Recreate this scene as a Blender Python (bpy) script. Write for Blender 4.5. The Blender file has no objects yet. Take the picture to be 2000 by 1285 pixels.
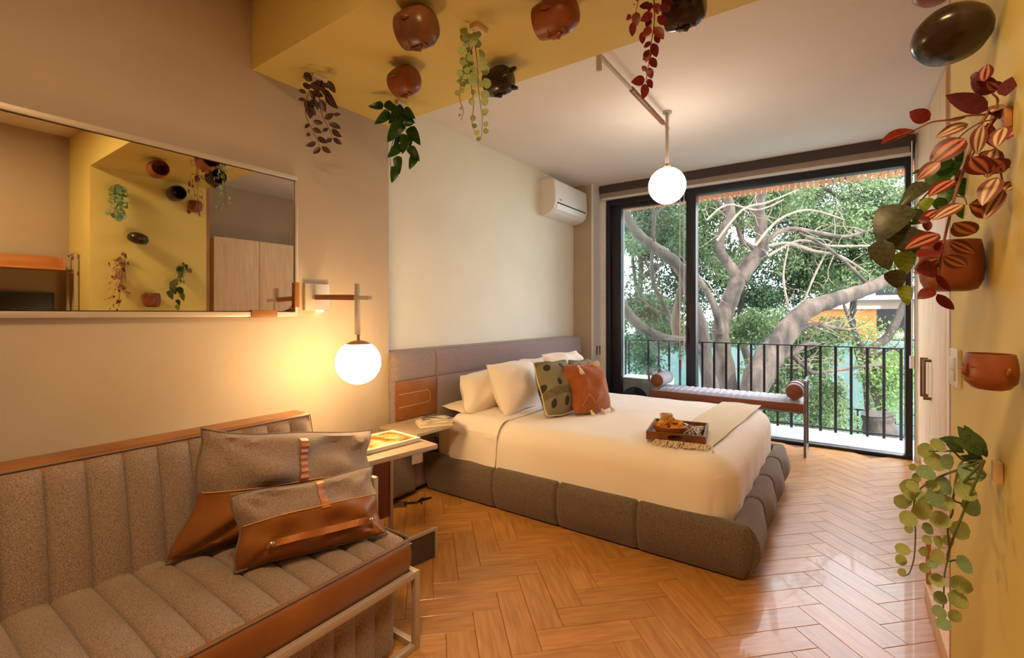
import bpy, bmesh, math, random
import numpy as np
from mathutils import Vector, Matrix
PI = math.pi
scene = bpy.context.scene
COL = scene.collection
random.seed(7)

# ---------------------------------------------------------------- camera, world, sun, exposure
F, TH, V0, H = 920.0, math.radians(35), 612.0, 1.3
cam = bpy.data.cameras.new('camera')
cam.sensor_width = 36; cam.lens = 36 * F / 2000
cam.shift_y = -(642.5 - V0) / 2000
cam.clip_start = 0.02; cam.clip_end = 300
co = bpy.data.objects.new('camera', cam); COL.objects.link(co)
co.location = (0, 0, H); co.rotation_euler = (PI / 2, 0, TH)
scene.camera = co

def lin(c):
    out = []
    for x in c[:3]:
        x = x / 255
        out.append(x / 12.92 if x <= .04045 else ((x + .055) / 1.055) ** 2.4)
    return (*out, 1)

world = bpy.data.worlds.new('world'); scene.world = world; world.use_nodes = True
wn = world.node_tree.nodes; wl = world.node_tree.links
bg = wn['Background']
tc = wn.new('ShaderNodeTexCoord'); mp = wn.new('ShaderNodeMapping'); nz = wn.new('ShaderNodeTexNoise'); cr = wn.new('ShaderNodeValToRGB')
nz.inputs['Scale'].default_value = 2.2; nz.inputs['Detail'].default_value = 6
wl.new(tc.outputs['Generated'], mp.inputs[0]); wl.new(mp.outputs[0], nz.inputs['Vector']); wl.new(nz.outputs['Fac'], cr.inputs[0])
cr.color_ramp.elements[0].position = .38; cr.color_ramp.elements[0].color = (.74, .84, 1, 1)
cr.color_ramp.elements[1].position = .55; cr.color_ramp.elements[1].color = (.95, .97, 1, 1)
wl.new(cr.outputs[0], bg.inputs['Color']); bg.inputs['Strength'].default_value = 6.2

sd = bpy.data.lights.new('sun', 'SUN'); sd.energy = 4.5; sd.angle = math.radians(1.5); sd.color = (1, .95, .86)
so = bpy.data.objects.new('sun', sd); COL.objects.link(so); so.location = (20, -4, 25)
so.rotation_euler = Vector((.8, -.22, 1.0)).to_track_quat('Z', 'Y').to_euler()

def area(name, loc, rot, sx, sy, e, col, portal=False):
    l = bpy.data.lights.new(name, 'AREA'); l.shape = 'RECTANGLE'; l.size = sx; l.size_y = sy; l.energy = e; l.color = col
    if portal: l.cycles.is_portal = True
    o = bpy.data.objects.new(name, l); COL.objects.link(o); o.location = loc; o.rotation_euler = rot; return o
area('window_portal', (-.95, 5.56, 1.35), (-PI / 2, 0, 0), 2.9, 2.7, 1, (1, 1, 1), True)
# added warm fill under the ceiling, out of view, to brighten the sofa
ADDED_FILL = area('added_warm_fill', (-.35, .10, 2.95), (0, 0, 0), .5, .5, 42, (1, .66, .32))

vs = scene.view_settings
scene.display_settings.display_device = 'sRGB'
vs.view_transform = 'Standard'; vs.look = 'None'; vs.gamma = 1; vs.use_curve_mapping = False; vs.exposure = 0.45
try:
    scene.cycles.max_bounces = 9; scene.cycles.diffuse_bounces = 6; scene.cycles.glossy_bounces = 4
    scene.cycles.transparent_max_bounces = 12; scene.cycles.caustics_reflective = False; scene.cycles.caustics_refractive = False
    scene.cycles.sample_clamp_indirect = 6
except Exception: pass

# ---------------------------------------------------------------- photograph pixel -> ray helpers
_s, _c = math.sin(TH), math.cos(TH)
def ray(u, v):
    r = (u - 1000) / F
    return Vector((r * _c - _s, r * _s + _c, -(v - V0) / F))
def pX(u, v, x): d = ray(u, v); return Vector((0, 0, H)) + d * (x / d.x)
def pY(u, v, y): d = ray(u, v); return Vector((0, 0, H)) + d * (y / d.y)
def pZ(u, v, z): d = ray(u, v); return Vector((0, 0, H)) + d * ((z - H) / d.z)
def pD(u, v, D): return Vector((0, 0, H)) + ray(u, v) * D

# ---------------------------------------------------------------- materials
MATS = {}
def pbr(name, c, rough=.6, metal=0, spec=.5, c2=None, scale=30, detail=4, stretch=(1, 1, 1), lo=.35, hi=.65, bump=0, bscale=None, bdist=.002, coord='Object', rnd=0, sheen=0, emit=None, estr=0, wave=None, coat=0, trans=0, alpha=1):
    if name in MATS: return MATS[name]
    m = bpy.data.materials.new(name); m.use_nodes = True; MATS[name] = m
    n, l = m.node_tree.nodes, m.node_tree.links
    b = n['Principled BSDF']
    b.inputs['Base Color'].default_value = lin(c); b.inputs['Roughness'].default_value = rough
    b.inputs['Metallic'].default_value = metal; b.inputs['Specular IOR Level'].default_value = spec
    b.inputs['Coat Weight'].default_value = coat; b.inputs['Sheen Weight'].default_value = sheen
    m.diffuse_color = lin(c)
    t = n.new('ShaderNodeTexCoord'); mpn = n.new('ShaderNodeMapping'); l.new(t.outputs[coord], mpn.inputs[0]); mpn.inputs['Scale'].default_value = stretch
    vec = mpn.outputs[0]
    if rnd:
        oi = n.new('ShaderNodeObjectInfo'); va = n.new('ShaderNodeVectorMath'); va.operation = 'ADD'
        mu = n.new('ShaderNodeMath'); mu.operation = 'MULTIPLY'; mu.inputs[1].default_value = 37
        l.new(oi.outputs['Random'], mu.inputs[0]); l.new(vec, va.inputs[0]); l.new(mu.outputs[0], va.inputs[1]); vec = va.outputs[0]
    if c2 is not None:
        x = n.new('ShaderNodeTexNoise'); x.inputs['Scale'].default_value = scale; x.inputs['Detail'].default_value = detail
        l.new(vec, x.inputs['Vector'])
        r = n.new('ShaderNodeValToRGB'); r.color_ramp.elements[0].position = lo; r.color_ramp.elements[1].position = hi
        r.color_ramp.elements[0].color = lin(c); r.color_ramp.elements[1].color = lin(c2)
        l.new(x.outputs['Fac'], r.inputs[0]); colout = r.outputs[0]
        if rnd:
            hs = n.new('ShaderNodeHueSaturation'); mr = n.new('ShaderNodeMapRange')
            mr.inputs['To Min'].default_value = 1 - rnd; mr.inputs['To Max'].default_value = 1 + rnd
            l.new(oi.outputs['Random'], mr.inputs['Value']); l.new(mr.outputs[0], hs.inputs['Value']); l.new(colout, hs.inputs['Color']); colout = hs.outputs[0]
        l.new(colout, b.inputs['Base Color'])
    if bump:
        x2 = n.new('ShaderNodeTexNoise'); x2.inputs['Scale'].default_value = bscale or scale; x2.inputs['Detail'].default_value = 3
        l.new(vec, x2.inputs['Vector']); bp = n.new('ShaderNodeBump'); bp.inputs['Strength'].default_value = bump; bp.inputs['Distance'].default_value = bdist
        l.new(x2.outputs['Fac'], bp.inputs['Height']); l.new(bp.outputs[0], b.inputs['Normal'])
    if emit: b.inputs['Emission Color'].default_value = (*emit, 1); b.inputs['Emission Strength'].default_value = estr
    return m

M = {}
M['paint_taupe'] = pbr('paint_taupe', (176, 160, 138), .75, c2=(181, 165, 142), scale=3, bump=.15, bscale=180)
M['paint_cream'] = pbr('paint_cream', (222, 218, 198), .75, c2=(226, 222, 203), scale=3, bump=.15, bscale=180)
M['paint_yellow'] = pbr('paint_yellow', (216, 197, 112), .6, c2=(220, 202, 120), scale=2, bump=.12, bscale=160)
M['ceiling'] = pbr('ceiling_paint', (226, 219, 214), .8, c2=(229, 222, 218), scale=3, bump=.1, bscale=160)
M['white_trim'] = pbr('white_trim_paint', (225, 226, 228), .5)
M['black_frame'] = pbr('black_aluminium', (46, 45, 52), .38, metal=.5)
M['dark_fabric_blind'] = pbr('blind_cassette', (70, 60, 58), .8)
M['plank'] = pbr('oak_plank', (166, 112, 52), .32, spec=.6, coat=.2, c2=(200, 146, 80), scale=7, detail=8, stretch=(.9, 7, 1), lo=.3, hi=.7, bump=.3, bscale=26, bdist=.001, rnd=.10)
M['grout'] = pbr('floor_base', (96, 62, 34), .8)
M['cab_wood'] = pbr('pale_oak_veneer', (222, 188, 148), .5, c2=(236, 206, 168), scale=6, detail=6, stretch=(6, 6, .6))
M['trim_wood'] = pbr('trim_wood', (160, 102, 52), .5, c2=(176, 116, 62), scale=8, stretch=(5, 5, .6))
M['mirror'] = pbr('mirror_silver', (240, 240, 238), .015, metal=1)
M['metal_champagne'] = pbr('champagne_metal', (190, 176, 160), .42, metal=.35, spec=.5)
M['metal_dark'] = pbr('dark_metal', (40, 38, 40), .4, metal=.6)
M['chrome'] = pbr('steel', (190, 190, 196), .25, metal=.9)
M['leather'] = pbr('tan_leather', (128, 78, 30), .42, c2=(150, 93, 40), scale=5, bump=.25, bscale=220, bdist=.0008)
M['leather_dk'] = pbr('brown_leather', (118, 64, 38), .45, c2=(134, 74, 44), scale=5, bump=.25, bscale=220, bdist=.0008)
M['tweed'] = pbr('grey_brown_tweed', (116, 98, 87), .95, spec=.15, c2=(168, 146, 131), scale=380, detail=2, lo=.38, hi=.62, bump=.6, bscale=420, bdist=.001, sheen=.25)
M['bed_fabric'] = pbr('bed_upholstery', (78, 68, 60), .95, spec=.15, c2=(128, 114, 102), scale=340, detail=2, lo=.38, hi=.62, bump=.55, bscale=380, bdist=.001, sheen=.2)
M['head_fabric'] = pbr('headboard_upholstery', (112, 98, 98), .95, spec=.15, c2=(156, 140, 140), scale=340, detail=2, lo=.38, hi=.62, bump=.5, bscale=380, bdist=.001, sheen=.2)
M['piping'] = pbr('piping_cord', (120, 106, 96), .9)
M['linen'] = pbr('white_linen', (238, 230, 222), .9, spec=.2, c2=(243, 236, 229), scale=3, bump=.25, bscale=7, bdist=.012, sheen=.2)
M['linen_pillow'] = pbr('pillow_linen', (236, 226, 214), .9, spec=.2, bump=.5, bscale=9, bdist=.01, sheen=.2)
M['stitch'] = pbr('pale_stitching', (212, 160, 104), .8)
M['glass'] = None
M['globe_metal'] = pbr('globe_cap_metal', (170, 140, 110), .4, metal=.4)
M['globe_warm'] = pbr('wall_globe_glow', (255, 244, 225), .4, emit=(1, .63, .27), estr=39)
M['globe_white'] = pbr('pendant_globe_glow', (255, 248, 238), .4, emit=(1, .84, .66), estr=13)
M['plastic_white'] = pbr('white_plastic', (236, 236, 234), .35)
M['plastic_beige'] = pbr('light_plastic', (222, 214, 204), .45)
M['plastic_dark'] = pbr('black_plastic', (18, 17, 18), .3)
M['screen'] = pbr('television_screen', (9, 8, 8), .12)
M['terracotta'] = pbr('terracotta_clay', (120, 62, 32), .40, c2=(144, 78, 42), scale=9, bump=.3, bscale=40, bdist=.002)
M['clay_brown'] = pbr('brown_clay', (98, 58, 36), .33, c2=(128, 78, 50), scale=12, bump=.3, bscale=40, bdist=.002)
M['clay_black'] = pbr('burnished_black_clay', (44, 32, 26), .22, c2=(60, 44, 34), scale=12, bump=.3, bscale=40, bdist=.002)
M['stem_green'] = pbr('green_stem', (96, 104, 50), .6)
M['stem_red'] = pbr('brown_stem', (130, 78, 52), .6)
M['bark_light'] = pbr('pale_twig_bark', (106, 92, 78), .9, c2=(128, 112, 96), scale=8)
M['leather_light'] = pbr('light_tan_leather', (168, 102, 50), .45, c2=(182, 116, 62), scale=5)
M['bronze'] = pbr('bronze_metal', (116, 88, 68), .4, metal=.4)
M['bench_metal'] = pbr('bench_metal', (118, 114, 120), .35, metal=.5)
M['tray_wood'] = pbr('acacia_tray_wood', (134, 84, 42), .4, c2=(96, 56, 28), scale=9, stretch=(1, 5, 1))
M['bowl_wood'] = pbr('bowl_wood', (176, 98, 44), .4, c2=(150, 78, 34), scale=8, stretch=(1, 1, 4))
M['chips'] = pbr('golden_crisps', (236, 186, 84), .5, c2=(204, 138, 48), scale=30)
M['ceramic'] = pbr('cream_ceramic', (196, 168, 128), .35)
M['paper'] = pbr('paper_pages', (214, 204, 184), .8)
M['throw'] = pbr('oat_throw_knit', (232, 216, 186), .95, c2=(220, 202, 170), scale=120, stretch=(1, 3, 1), bump=.6, bscale=150, bdist=.002, sheen=.3)
M['table_top'] = pbr('table_top_laminate', (158, 138, 116), .5, c2=(168, 148, 126), scale=40)
M['orange_cotton'] = pbr('rust_cotton', (150, 78, 28), .95, c2=(164, 90, 38), scale=14, bump=.5, bscale=260, bdist=.001, sheen=.2)
M['wool_cream'] = pbr('cream_wool', (232, 214, 178), .95)
M['bench_fabric'] = pbr('bench_fabric', (150, 148, 158), .95, c2=(182, 180, 190), scale=240, lo=.38, hi=.62, bump=.4, bscale=380, bdist=.001)
M['deck'] = pbr('deck_tile', (150, 152, 158), .6, c2=(140, 142, 148), scale=6)
M['concrete'] = pbr('grey_concrete', (150, 150, 144), .85, c2=(166, 166, 160), scale=8, bump=.3, bscale=60)
M['slat'] = pbr('cedar_slat', (196, 122, 80), .6, c2=(216, 144, 100), scale=6, stretch=(5, .8, 1), rnd=.08)
M['bark'] = pbr('tree_bark', (50, 42, 36), .95, c2=(94, 81, 70), scale=5, detail=8, stretch=(1, 1, .35), bump=.8, bscale=18, bdist=.03)
M['bark_dark'] = pbr('dark_bark', (48, 41, 35), .95, c2=(80, 70, 60), scale=5, detail=8, stretch=(1, 1, .35), bump=.8, bscale=18, bdist=.03)  # darker bark tone used on some of the trees
M['court'] = pbr('court_paving', (92, 118, 113), .8, c2=(106, 132, 127), scale=.6)
M['orange_wall'] = pbr('orange_render', (160, 98, 46), .8, c2=(170, 108, 54), scale=1)
M['pale_wall'] = pbr('pale_render', (150, 134, 118), .8, c2=(160, 144, 128), scale=1)
M['teal_wall'] = pbr('teal_render', (94, 120, 115), .8, c2=(104, 128, 123), scale=1)

def leaf_mat(name, c, c2, scale=6, rough=.45, trans=.25, coord='Object'):
    m = bpy.data.materials.new(name); m.use_nodes = True; MATS[name] = m; n, l = m.node_tree.nodes, m.node_tree.links
    b = n['Principled BSDF']; b.inputs['Roughness'].default_value = rough; b.inputs['Specular IOR Level'].default_value = .4
    t = n.new('ShaderNodeTexCoord'); x = n.new('ShaderNodeTexNoise'); x.inputs['Scale'].default_value = scale; l.new(t.outputs[coord], x.inputs['Vector'])
    r = n.new('ShaderNodeValToRGB'); r.color_ramp.elements[0].position = .35; r.color_ramp.elements[1].position = .65
    r.color_ramp.elements[0].color = lin(c); r.color_ramp.elements[1].color = lin(c2); l.new(x.outputs['Fac'], r.inputs[0]); l.new(r.outputs[0], b.inputs['Base Color'])
    tr = n.new('ShaderNodeBsdfTranslucent'); mx = n.new('ShaderNodeMixShader'); mx.inputs[0].default_value = trans
    l.new(r.outputs[0], tr.inputs[0]); l.new(b.outputs[0], mx.inputs[1]); l.new(tr.outputs[0], mx.inputs[2]); l.new(mx.outputs[0], n['Material Output'].inputs['Surface'])
    return m
def stripe_mat(name, edge, stripe, mid, rough=.4):
    m = bpy.data.materials.new(name); m.use_nodes = True; MATS[name] = m; n, l = m.node_tree.nodes, m.node_tree.links
    b = n['Principled BSDF']; b.inputs['Roughness'].default_value = rough
    uv = n.new('ShaderNodeUVMap'); uv.uv_map = 'UVMap'; sp = n.new('ShaderNodeSeparateXYZ'); l.new(uv.outputs[0], sp.inputs[0])
    r = n.new('ShaderNodeValToRGB'); cr = r.color_ramp; cr.elements[0].position = .10; cr.elements[0].color = lin(mid); cr.elements[1].position = .9; cr.elements[1].color = lin(edge)
    for p, c in ((.22, stripe), (.46, stripe), (.58, edge)):
        e = cr.elements.new(p); e.color = lin(c)
    l.new(sp.outputs['Y'], r.inputs[0]); l.new(r.outputs[0], b.inputs['Base Color'])
    return m
M['trad_bright'] = stripe_mat('striped_leaf_bright', (96, 26, 30), (190, 118, 88), (84, 22, 28))
M['trad_pale'] = stripe_mat('striped_leaf_pale', (120, 62, 60), (206, 178, 138), (120, 72, 62))
M['trad_dark'] = stripe_mat('striped_leaf_dark', (40, 16, 20), (96, 66, 62), (36, 14, 18))
M['leaf_purple'] = leaf_mat('purple_leaf', (82, 30, 42), (104, 40, 52))
M['leaf_red'] = leaf_mat('red_leaf', (98, 22, 24), (122, 32, 30))
M['leaf_green'] = leaf_mat('pothos_leaf_green', (34, 72, 20), (64, 104, 32), 9, .35)
M['leaf_dark'] = leaf_mat('pothos_leaf_dark', (58, 66, 46), (88, 92, 66), 9, .35, .1)
M['leaf_lime'] = leaf_mat('pothos_leaf_lime', (104, 128, 20), (140, 160, 40), 9, .35)
M['leaf_ivy'] = leaf_mat('ivy_leaf_green', (22, 56, 16), (48, 92, 30), 9, .3, .12)
M['euc'] = leaf_mat('silver_dollar_leaf', (150, 168, 108), (176, 188, 126), 12, .6, .2)
M['euc_blue'] = leaf_mat('blue_green_leaf', (124, 158, 126), (146, 174, 140), 12, .6, .2)
M['euc_dark'] = leaf_mat('dark_green_leaf', (62, 92, 52), (84, 112, 66), 12, .5, .1)
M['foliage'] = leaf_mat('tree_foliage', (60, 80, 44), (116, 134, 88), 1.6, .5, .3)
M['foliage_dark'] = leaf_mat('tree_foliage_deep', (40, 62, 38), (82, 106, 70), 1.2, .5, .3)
M['foliage_lime'] = leaf_mat('tree_foliage_lime', (92, 120, 62), (140, 164, 96), 1.2, .5, .35)

def glass_mat():
    m = bpy.data.materials.new('window_glass'); m.use_nodes = True; n, l = m.node_tree.nodes, m.node_tree.links
    n.remove(n['Principled BSDF']); o = n['Material Output']
    t = n.new('ShaderNodeBsdfTransparent'); t.inputs[0].default_value = (.93, .96, .96, 1); g = n.new('ShaderNodeBsdfGlossy'); g.inputs['Roughness'].default_value = .01
    fr = n.new('ShaderNodeFresnel'); fr.inputs[0].default_value = 1.5; x = n.new('ShaderNodeMixShader')
    l.new(fr.outputs[0], x.inputs[0]); l.new(t.outputs[0], x.inputs[1]); l.new(g.outputs[0], x.inputs[2]); l.new(x.outputs[0], o.inputs['Surface'])
    return m
M['glass'] = glass_mat()

# pattern materials (flat print)
def print_mat(name, base, cols, scale=9, kind='spots', rough=.5, coord='UV'):
    m = bpy.data.materials.new(name); m.use_nodes = True; n, l = m.node_tree.nodes, m.node_tree.links
    b = n['Principled BSDF']; b.inputs['Roughness'].default_value = rough
    t = n.new('ShaderNodeTexCoord'); x = n.new('ShaderNodeTexNoise'); x.inputs['Scale'].default_value = scale; x.inputs['Detail'].default_value = 3
    l.new(t.outputs[coord], x.inputs['Vector'])
    r = n.new('ShaderNodeValToRGB'); r.color_ramp.elements[0].color = lin(cols[0]); r.color_ramp.elements[0].position = .3; r.color_ramp.elements[1].color = lin(base); r.color_ramp.elements[1].position = .6
    r.color_ramp.interpolation = 'CONSTANT'
    for i, c in enumerate(cols[1:]):
        e = r.color_ramp.elements.new(.36 + .07 * i); e.color = lin(c)
    l.new(x.outputs['Fac'], r.inputs[0]); l.new(r.outputs[0], b.inputs['Base Color'])
    return m
M['magazine_print'] = print_mat('magazine_cover_print', (176, 160, 130), [(52, 40, 36), (120, 56, 24), (150, 96, 30), (176, 140, 70)], 3.2, coord='Object')
M['magazine_print'].node_tree.nodes['Noise Texture'].inputs['Scale'].default_value = 14
M['book_print'] = print_mat('book_cover_print', (222, 214, 196), [(40, 44, 40), (90, 88, 80), (150, 140, 120), (200, 190, 170)], 20, coord='Object')

# ---------------------------------------------------------------- geometry helpers
ORI = {}
def origin(o):
    return ORI.get(o.name, Vector((0, 0, 0))) if o else Vector((0, 0, 0))

class MB:
    def __init__(s, mat=None): s.v = []; s.f = []; s.M = mat; s.uv = None
    def p(s, x, y, z):
        q = Vector((x, y, z))
        if s.M is not None: q = s.M @ q
        s.v.append(q); return len(s.v) - 1
    def box(s, x0, x1, y0, y1, z0, z1):
        a = [s.p(x, y, z) for z in (z0, z1) for y in (y0, y1) for x in (x0, x1)]
        for q in ((0, 2, 3, 1), (4, 5, 7, 6), (0, 1, 5, 4), (2, 6, 7, 3), (0, 4, 6, 2), (1, 3, 7, 5)): s.f.append([a[i] for i in q])
        return s
    def bar(s, a, b, w, h=None, up=(0, 0, 1)):
        a, b = Vector(a), Vector(b); h = h or w; d = (b - a).normalized(); up = Vector(up)
        if abs(d.dot(up)) > .98: up = Vector((1, 0, 0))
        x = d.cross(up).normalized(); y = x.cross(d).normalized(); i = []
        for c in (a, b):
            for sx, sy in ((-1, -1), (1, -1), (1, 1), (-1, 1)): i.append(s.p(*(c + x * sx * w / 2 + y * sy * h / 2)))
        s.f += [[i[3], i[2], i[1], i[0]], i[4:8]] + [[i[k], i[(k + 1) % 4], i[4 + (k + 1) % 4], i[4 + k]] for k in range(4)]
        return s
    def tube(s, pts, rad, n=8, cap=True):
        pts = [Vector(q) for q in pts]; L = len(pts)
        if not hasattr(rad, '__len__'): rad = [rad] * L
        prev = None; rings = []
        for i, q in enumerate(pts):
            d = (pts[min(i + 1, L - 1)] - pts[max(i - 1, 0)]).normalized()
            if prev is None:
                up = Vector((0, 0, 1)) if abs(d.z) < .9 else Vector((1, 0, 0)); x = d.cross(up).normalized()
            else: x = (prev - d * prev.dot(d)).normalized()
            prev = x; y = d.cross(x)
            rings.append([s.p(*(q + (x * math.cos(2 * PI * k / n) + y * math.sin(2 * PI * k / n)) * rad[i])) for k in range(n)])
        for a, b in zip(rings, rings[1:]):
            for k in range(n): s.f.append([a[k], a[(k + 1) % n], b[(k + 1) % n], b[k]])
        if cap: s.f.append(rings[0][::-1]); s.f.append(rings[-1])
        return s
    def lathe(s, prof, n=24, c=(0, 0, 0), fn=None):
        rings = []
        for r, z in prof:
            if r < 1e-5: rings.append([s.p(c[0], c[1], c[2] + z)])
            else:
                ring = []
                for k in range(n):
                    a = 2 * PI * k / n; q = Vector((r * math.cos(a), r * math.sin(a), z))
                    if fn: q = fn(q)
                    ring.append(s.p(c[0] + q.x, c[1] + q.y, c[2] + q.z))
                rings.append(ring)
        for a, b in zip(rings, rings[1:]):
            for k in range(n):
                k2 = (k + 1) % n
                if len(a) == 1 and len(b) == 1: continue
                if len(a) == 1: s.f.append([a[0], b[k2], b[k]])
                elif len(b) == 1: s.f.append([a[k], a[k2], b[0]])
                else: s.f.append([a[k], a[k2], b[k2], b[k]])
        return s
    def grid(s, nu, nv, fn, wrapu=False):
        idx = [[s.p(*fn(i / nu, j / nv)) for j in range(nv + 1)] for i in range(nu + (0 if wrapu else 1))]
        for i in range(nu):
            i2 = (i + 1) % len(idx) if wrapu else i + 1
            for j in range(nv): s.f.append([idx[i][j], idx[i2][j], idx[i2][j + 1], idx[i][j + 1]])
        return s
    def prism(s, pts2, lo, hi, axis='z'):
        def put(a, b, t): return {'z': (a, b, t), 'y': (a, t, b), 'x': (t, a, b)}[axis]
        n = len(pts2); A = [s.p(*put(a, b, lo)) for a, b in pts2]; B = [s.p(*put(a, b, hi)) for a, b in pts2]
        s.f += [A[::-1], B] + [[A[k], A[(k + 1) % n], B[(k + 1) % n], B[k]] for k in range(n)]
        return s

def finish_mesh(me, smooth, angle=40):
    if smooth:
        me.polygons.foreach_set('use_smooth', [True] * len(me.polygons))
        try: me.set_sharp_from_angle(angle=math.radians(angle))
        except Exception: pass

def build(name, mb, mat, parent=None, smooth=False, bevel=0, kind=None, label=None, normals=True, segs=2):
    me = bpy.data.meshes.new(name); o0 = origin(parent)
    me.from_pydata([tuple(v - o0) for v in mb.v], [], mb.f)
    if normals:
        bm = bmesh.new(); bm.from_mesh(me); bmesh.ops.recalc_face_normals(bm, faces=bm.faces)
        if bevel:
            es = [e for e in bm.edges if len(e.link_faces) == 2 and e.calc_face_angle(0) > .6]
            bmesh.ops.bevel(bm, geom=es, offset=bevel, segments=segs, affect='EDGES', profile=.6, clamp_overlap=True)
        bm.to_mesh(me); bm.free()
    finish_mesh(me, smooth or bevel > 0, 50)
    me.materials.append(M[mat] if isinstance(mat, str) else mat)
    o = bpy.data.objects.new(name, me); COL.objects.link(o); o.parent = parent
    ORI[o.name] = o0
    if kind: o['kind'] = kind
    if label: o['label'] = label
    return o
def rebase(o, base):
    """give a single-mesh thing its origin at its base"""
    b = Vector(base); o.data.transform(Matrix.Translation(-b)); o.location = b; ORI[o.name] = b; return o
def tag(o, label, cat, group=None):
    o['label'] = label; o['category'] = cat
    if group: o['group'] = group
    return o
def thing(name, loc, label, cat, group=None):
    o = bpy.data.objects.new(name, None); COL.objects.link(o); o.location = loc; o.empty_display_size = .05
    ORI[o.name] = Vector(loc); return tag(o, label, cat, group)
def struct(name, mb, mat, **k): return build(name, mb, mat, kind='structure', **k)
# ================================================================ ROOM SHELL
XL, XB, XR, XC = -2.58, -2.735, .307, .54        # near left wall, bed wall, yellow wall, cabinet fronts
Y1, Y2, YP, YW = 1.264, 2.19, 5.24, 5.483         # arch near / far face, pilaster, window plane
HC, HS = 2.87, 2.6
HN = 2.98
struct('wall_left', MB().box(-2.95, XL, -1.8, Y2, 0, HN), 'paint_taupe')
struct('wall_bed', MB().box(-2.95, XB, Y2, YP, 0, HC), 'paint_cream')
w = MB().box(-2.95, -2.48, YP, YW + .12, 0, HC).box(.56, 1.3, YW - .02, YW + .12, 0, HC).box(-2.48, .56, YW, YW + .12, 2.685, HC)
struct('wall_window', w, 'paint_taupe')
struct('trim_2', MB().box(-2.49, -2.465, YP - .005, YW, 0, HC).box(-2.465, -2.40, YW - .03, YW + .02, 0, HC), 'white_trim')
struct('trim_3', MB().box(.53, .575, YW - .06, YW + .02, 0, HC), 'white_trim')
struct('wall_right', MB().box(.95, 1.1, -1.8, Y1, 0, HN), 'paint_taupe')
struct('wall_niche', MB().box(1.1, 1.25, Y2, YW, 0, HC), 'paint_taupe')
struct('wall_back', MB().box(-2.95, 1.1, -1.95, -1.8, 0, HN), 'paint_taupe')
struct('ceiling', MB().box(-2.95, 1.3, Y2, YW + .12, HC, HC + .14), 'ceiling')
struct('ceiling_entry', MB().box(-2.95, 1.3, -1.95, Y2, HN, HN + .12), 'ceiling')
arch = MB().prism([(XL, HN), (XL, HS), (XR, HS), (XR, 0), (1.3, 0), (1.3, HN)], Y1, Y2, 'y')
struct('wall_arch', arch, 'paint_yellow')
struct('trim_1', MB().box(XR, .565, Y2, Y2 + .03, .085, HC), 'trim_wood')
# ---- floor: herringbone planks, each its own piece
fl = struct('floor', MB().box(-2.95, 1.3, -1.95, YW + .1, -.08, -.0075), 'grout')
PL, PW, PT, G = .41, .121, .0075, .0007
pm = MB().box(G, PL - G, G, PW - G, -PT, 0)
me = bpy.data.meshes.new('plank'); me.from_pydata([tuple(v) for v in pm.v], [], pm.f)
bm = bmesh.new(); bm.from_mesh(me); bmesh.ops.recalc_face_normals(bm, faces=bm.faces)
top = [e for e in bm.edges if all(v.co.z > -1e-6 for v in e.verts)]
bmesh.ops.bevel(bm, geom=top, offset=.0012, segments=1, affect='EDGES'); bm.to_mesh(me); bm.free(); me.materials.append(M['plank'])
r2 = math.sqrt(.5); cand = []
for ix in range(-4, 6):
    for k in range(-30, 40):
        P = Vector((-1.03 + ix * 2 * PL * r2, 1.809 + k * PW / r2, 0))
        # A: runs up-right from P ; local frame x along (1,1), y along (-1,1); rectangle below the upper edge
        A0 = P + Vector((PW * r2, -PW * r2, 0)); cand.append((A0, PI / 4))
        # B: right end edge from P along (1,1); runs up-left
        B0 = P + Vector((PW * r2, PW * r2, 0)); cand.append((B0, 3 * PI / 4))
near, far = [], []
for q, a in cand:
    cx = q + Matrix.Rotation(a, 3, 'Z') @ Vector((PL / 2, PW / 2, 0))
    x, y = cx.x, cx.y
    if x < -2.7 or x > (1.0 if y > Y2 - .1 or y < Y1 + .1 else .42) or y > YW - .05 or y < -1.6: continue
    if x < -2.45 and y < Y2: continue
    inview = y > .95 and not (-2.45 < x < -.62 and 2.72 < y < 4.05)
    D = -x * _s + y * _c
    if D > .2:
        u = 1000 + F * (x * _c + y * _s) / D; v = V0 + F * H / D
        if not (-60 < u < 2000 and v < 1420): inview = False
    else: inview = False
    (near if inview else far).append((q, a, cx))
near.sort(key=lambda t: -t[2].x * _s + t[2].y * _c)
far += near[300:]; near = near[:300]
for q, a, cx in near:
    o = bpy.data.objects.new('plank', me); COL.objects.link(o); o.parent = fl
    o.location = (q.x, q.y, random.uniform(-.0006, .0)); o.rotation_euler = (0, 0, a)
mb = MB()
for q, a, cx in far:
    mb.M = Matrix.Translation(q) @ Matrix.Rotation(a, 4, 'Z'); mb.box(G, PL - G, G, PW - G, -PT, 0)
build('planks_behind_furniture', mb, 'plank', fl, kind='stuff')

# ---- window wall: black sliding frame, glass, blind
wx0, wx1 = -2.385, .515; zt = 2.69
wnd = thing('window_1', (wx0, YW, 0), 'black framed sliding glass doors to the balcony', 'window'); wnd['kind'] = 'structure'
fy0, fy1 = YW - .035, YW + .075
m1220 = pY(1213, 600, YW).x
build('window_frame', MB().box(wx0, wx0 + .05, fy0, fy1, 0, zt).box(wx0 + .06, m1220, fy0 + .03, fy1, 0, zt - .07).box(wx1 - .05, wx1, fy0, fy1, 0, zt).box(wx0 + .05, wx1 - .05, fy0, fy1, zt - .072, zt).box(wx0 + .05, wx1 - .05, fy0, fy1, 0, .028), 'black_frame', wnd, bevel=.003)
xm0, xm1 = pY(1342, 600, YW).x, pY(1361, 600, YW).x
build('window_mullion', MB().box(xm0, xm1, fy0 - .01, fy1, .028, zt - .07), 'black_frame', wnd, bevel=.003)
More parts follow.
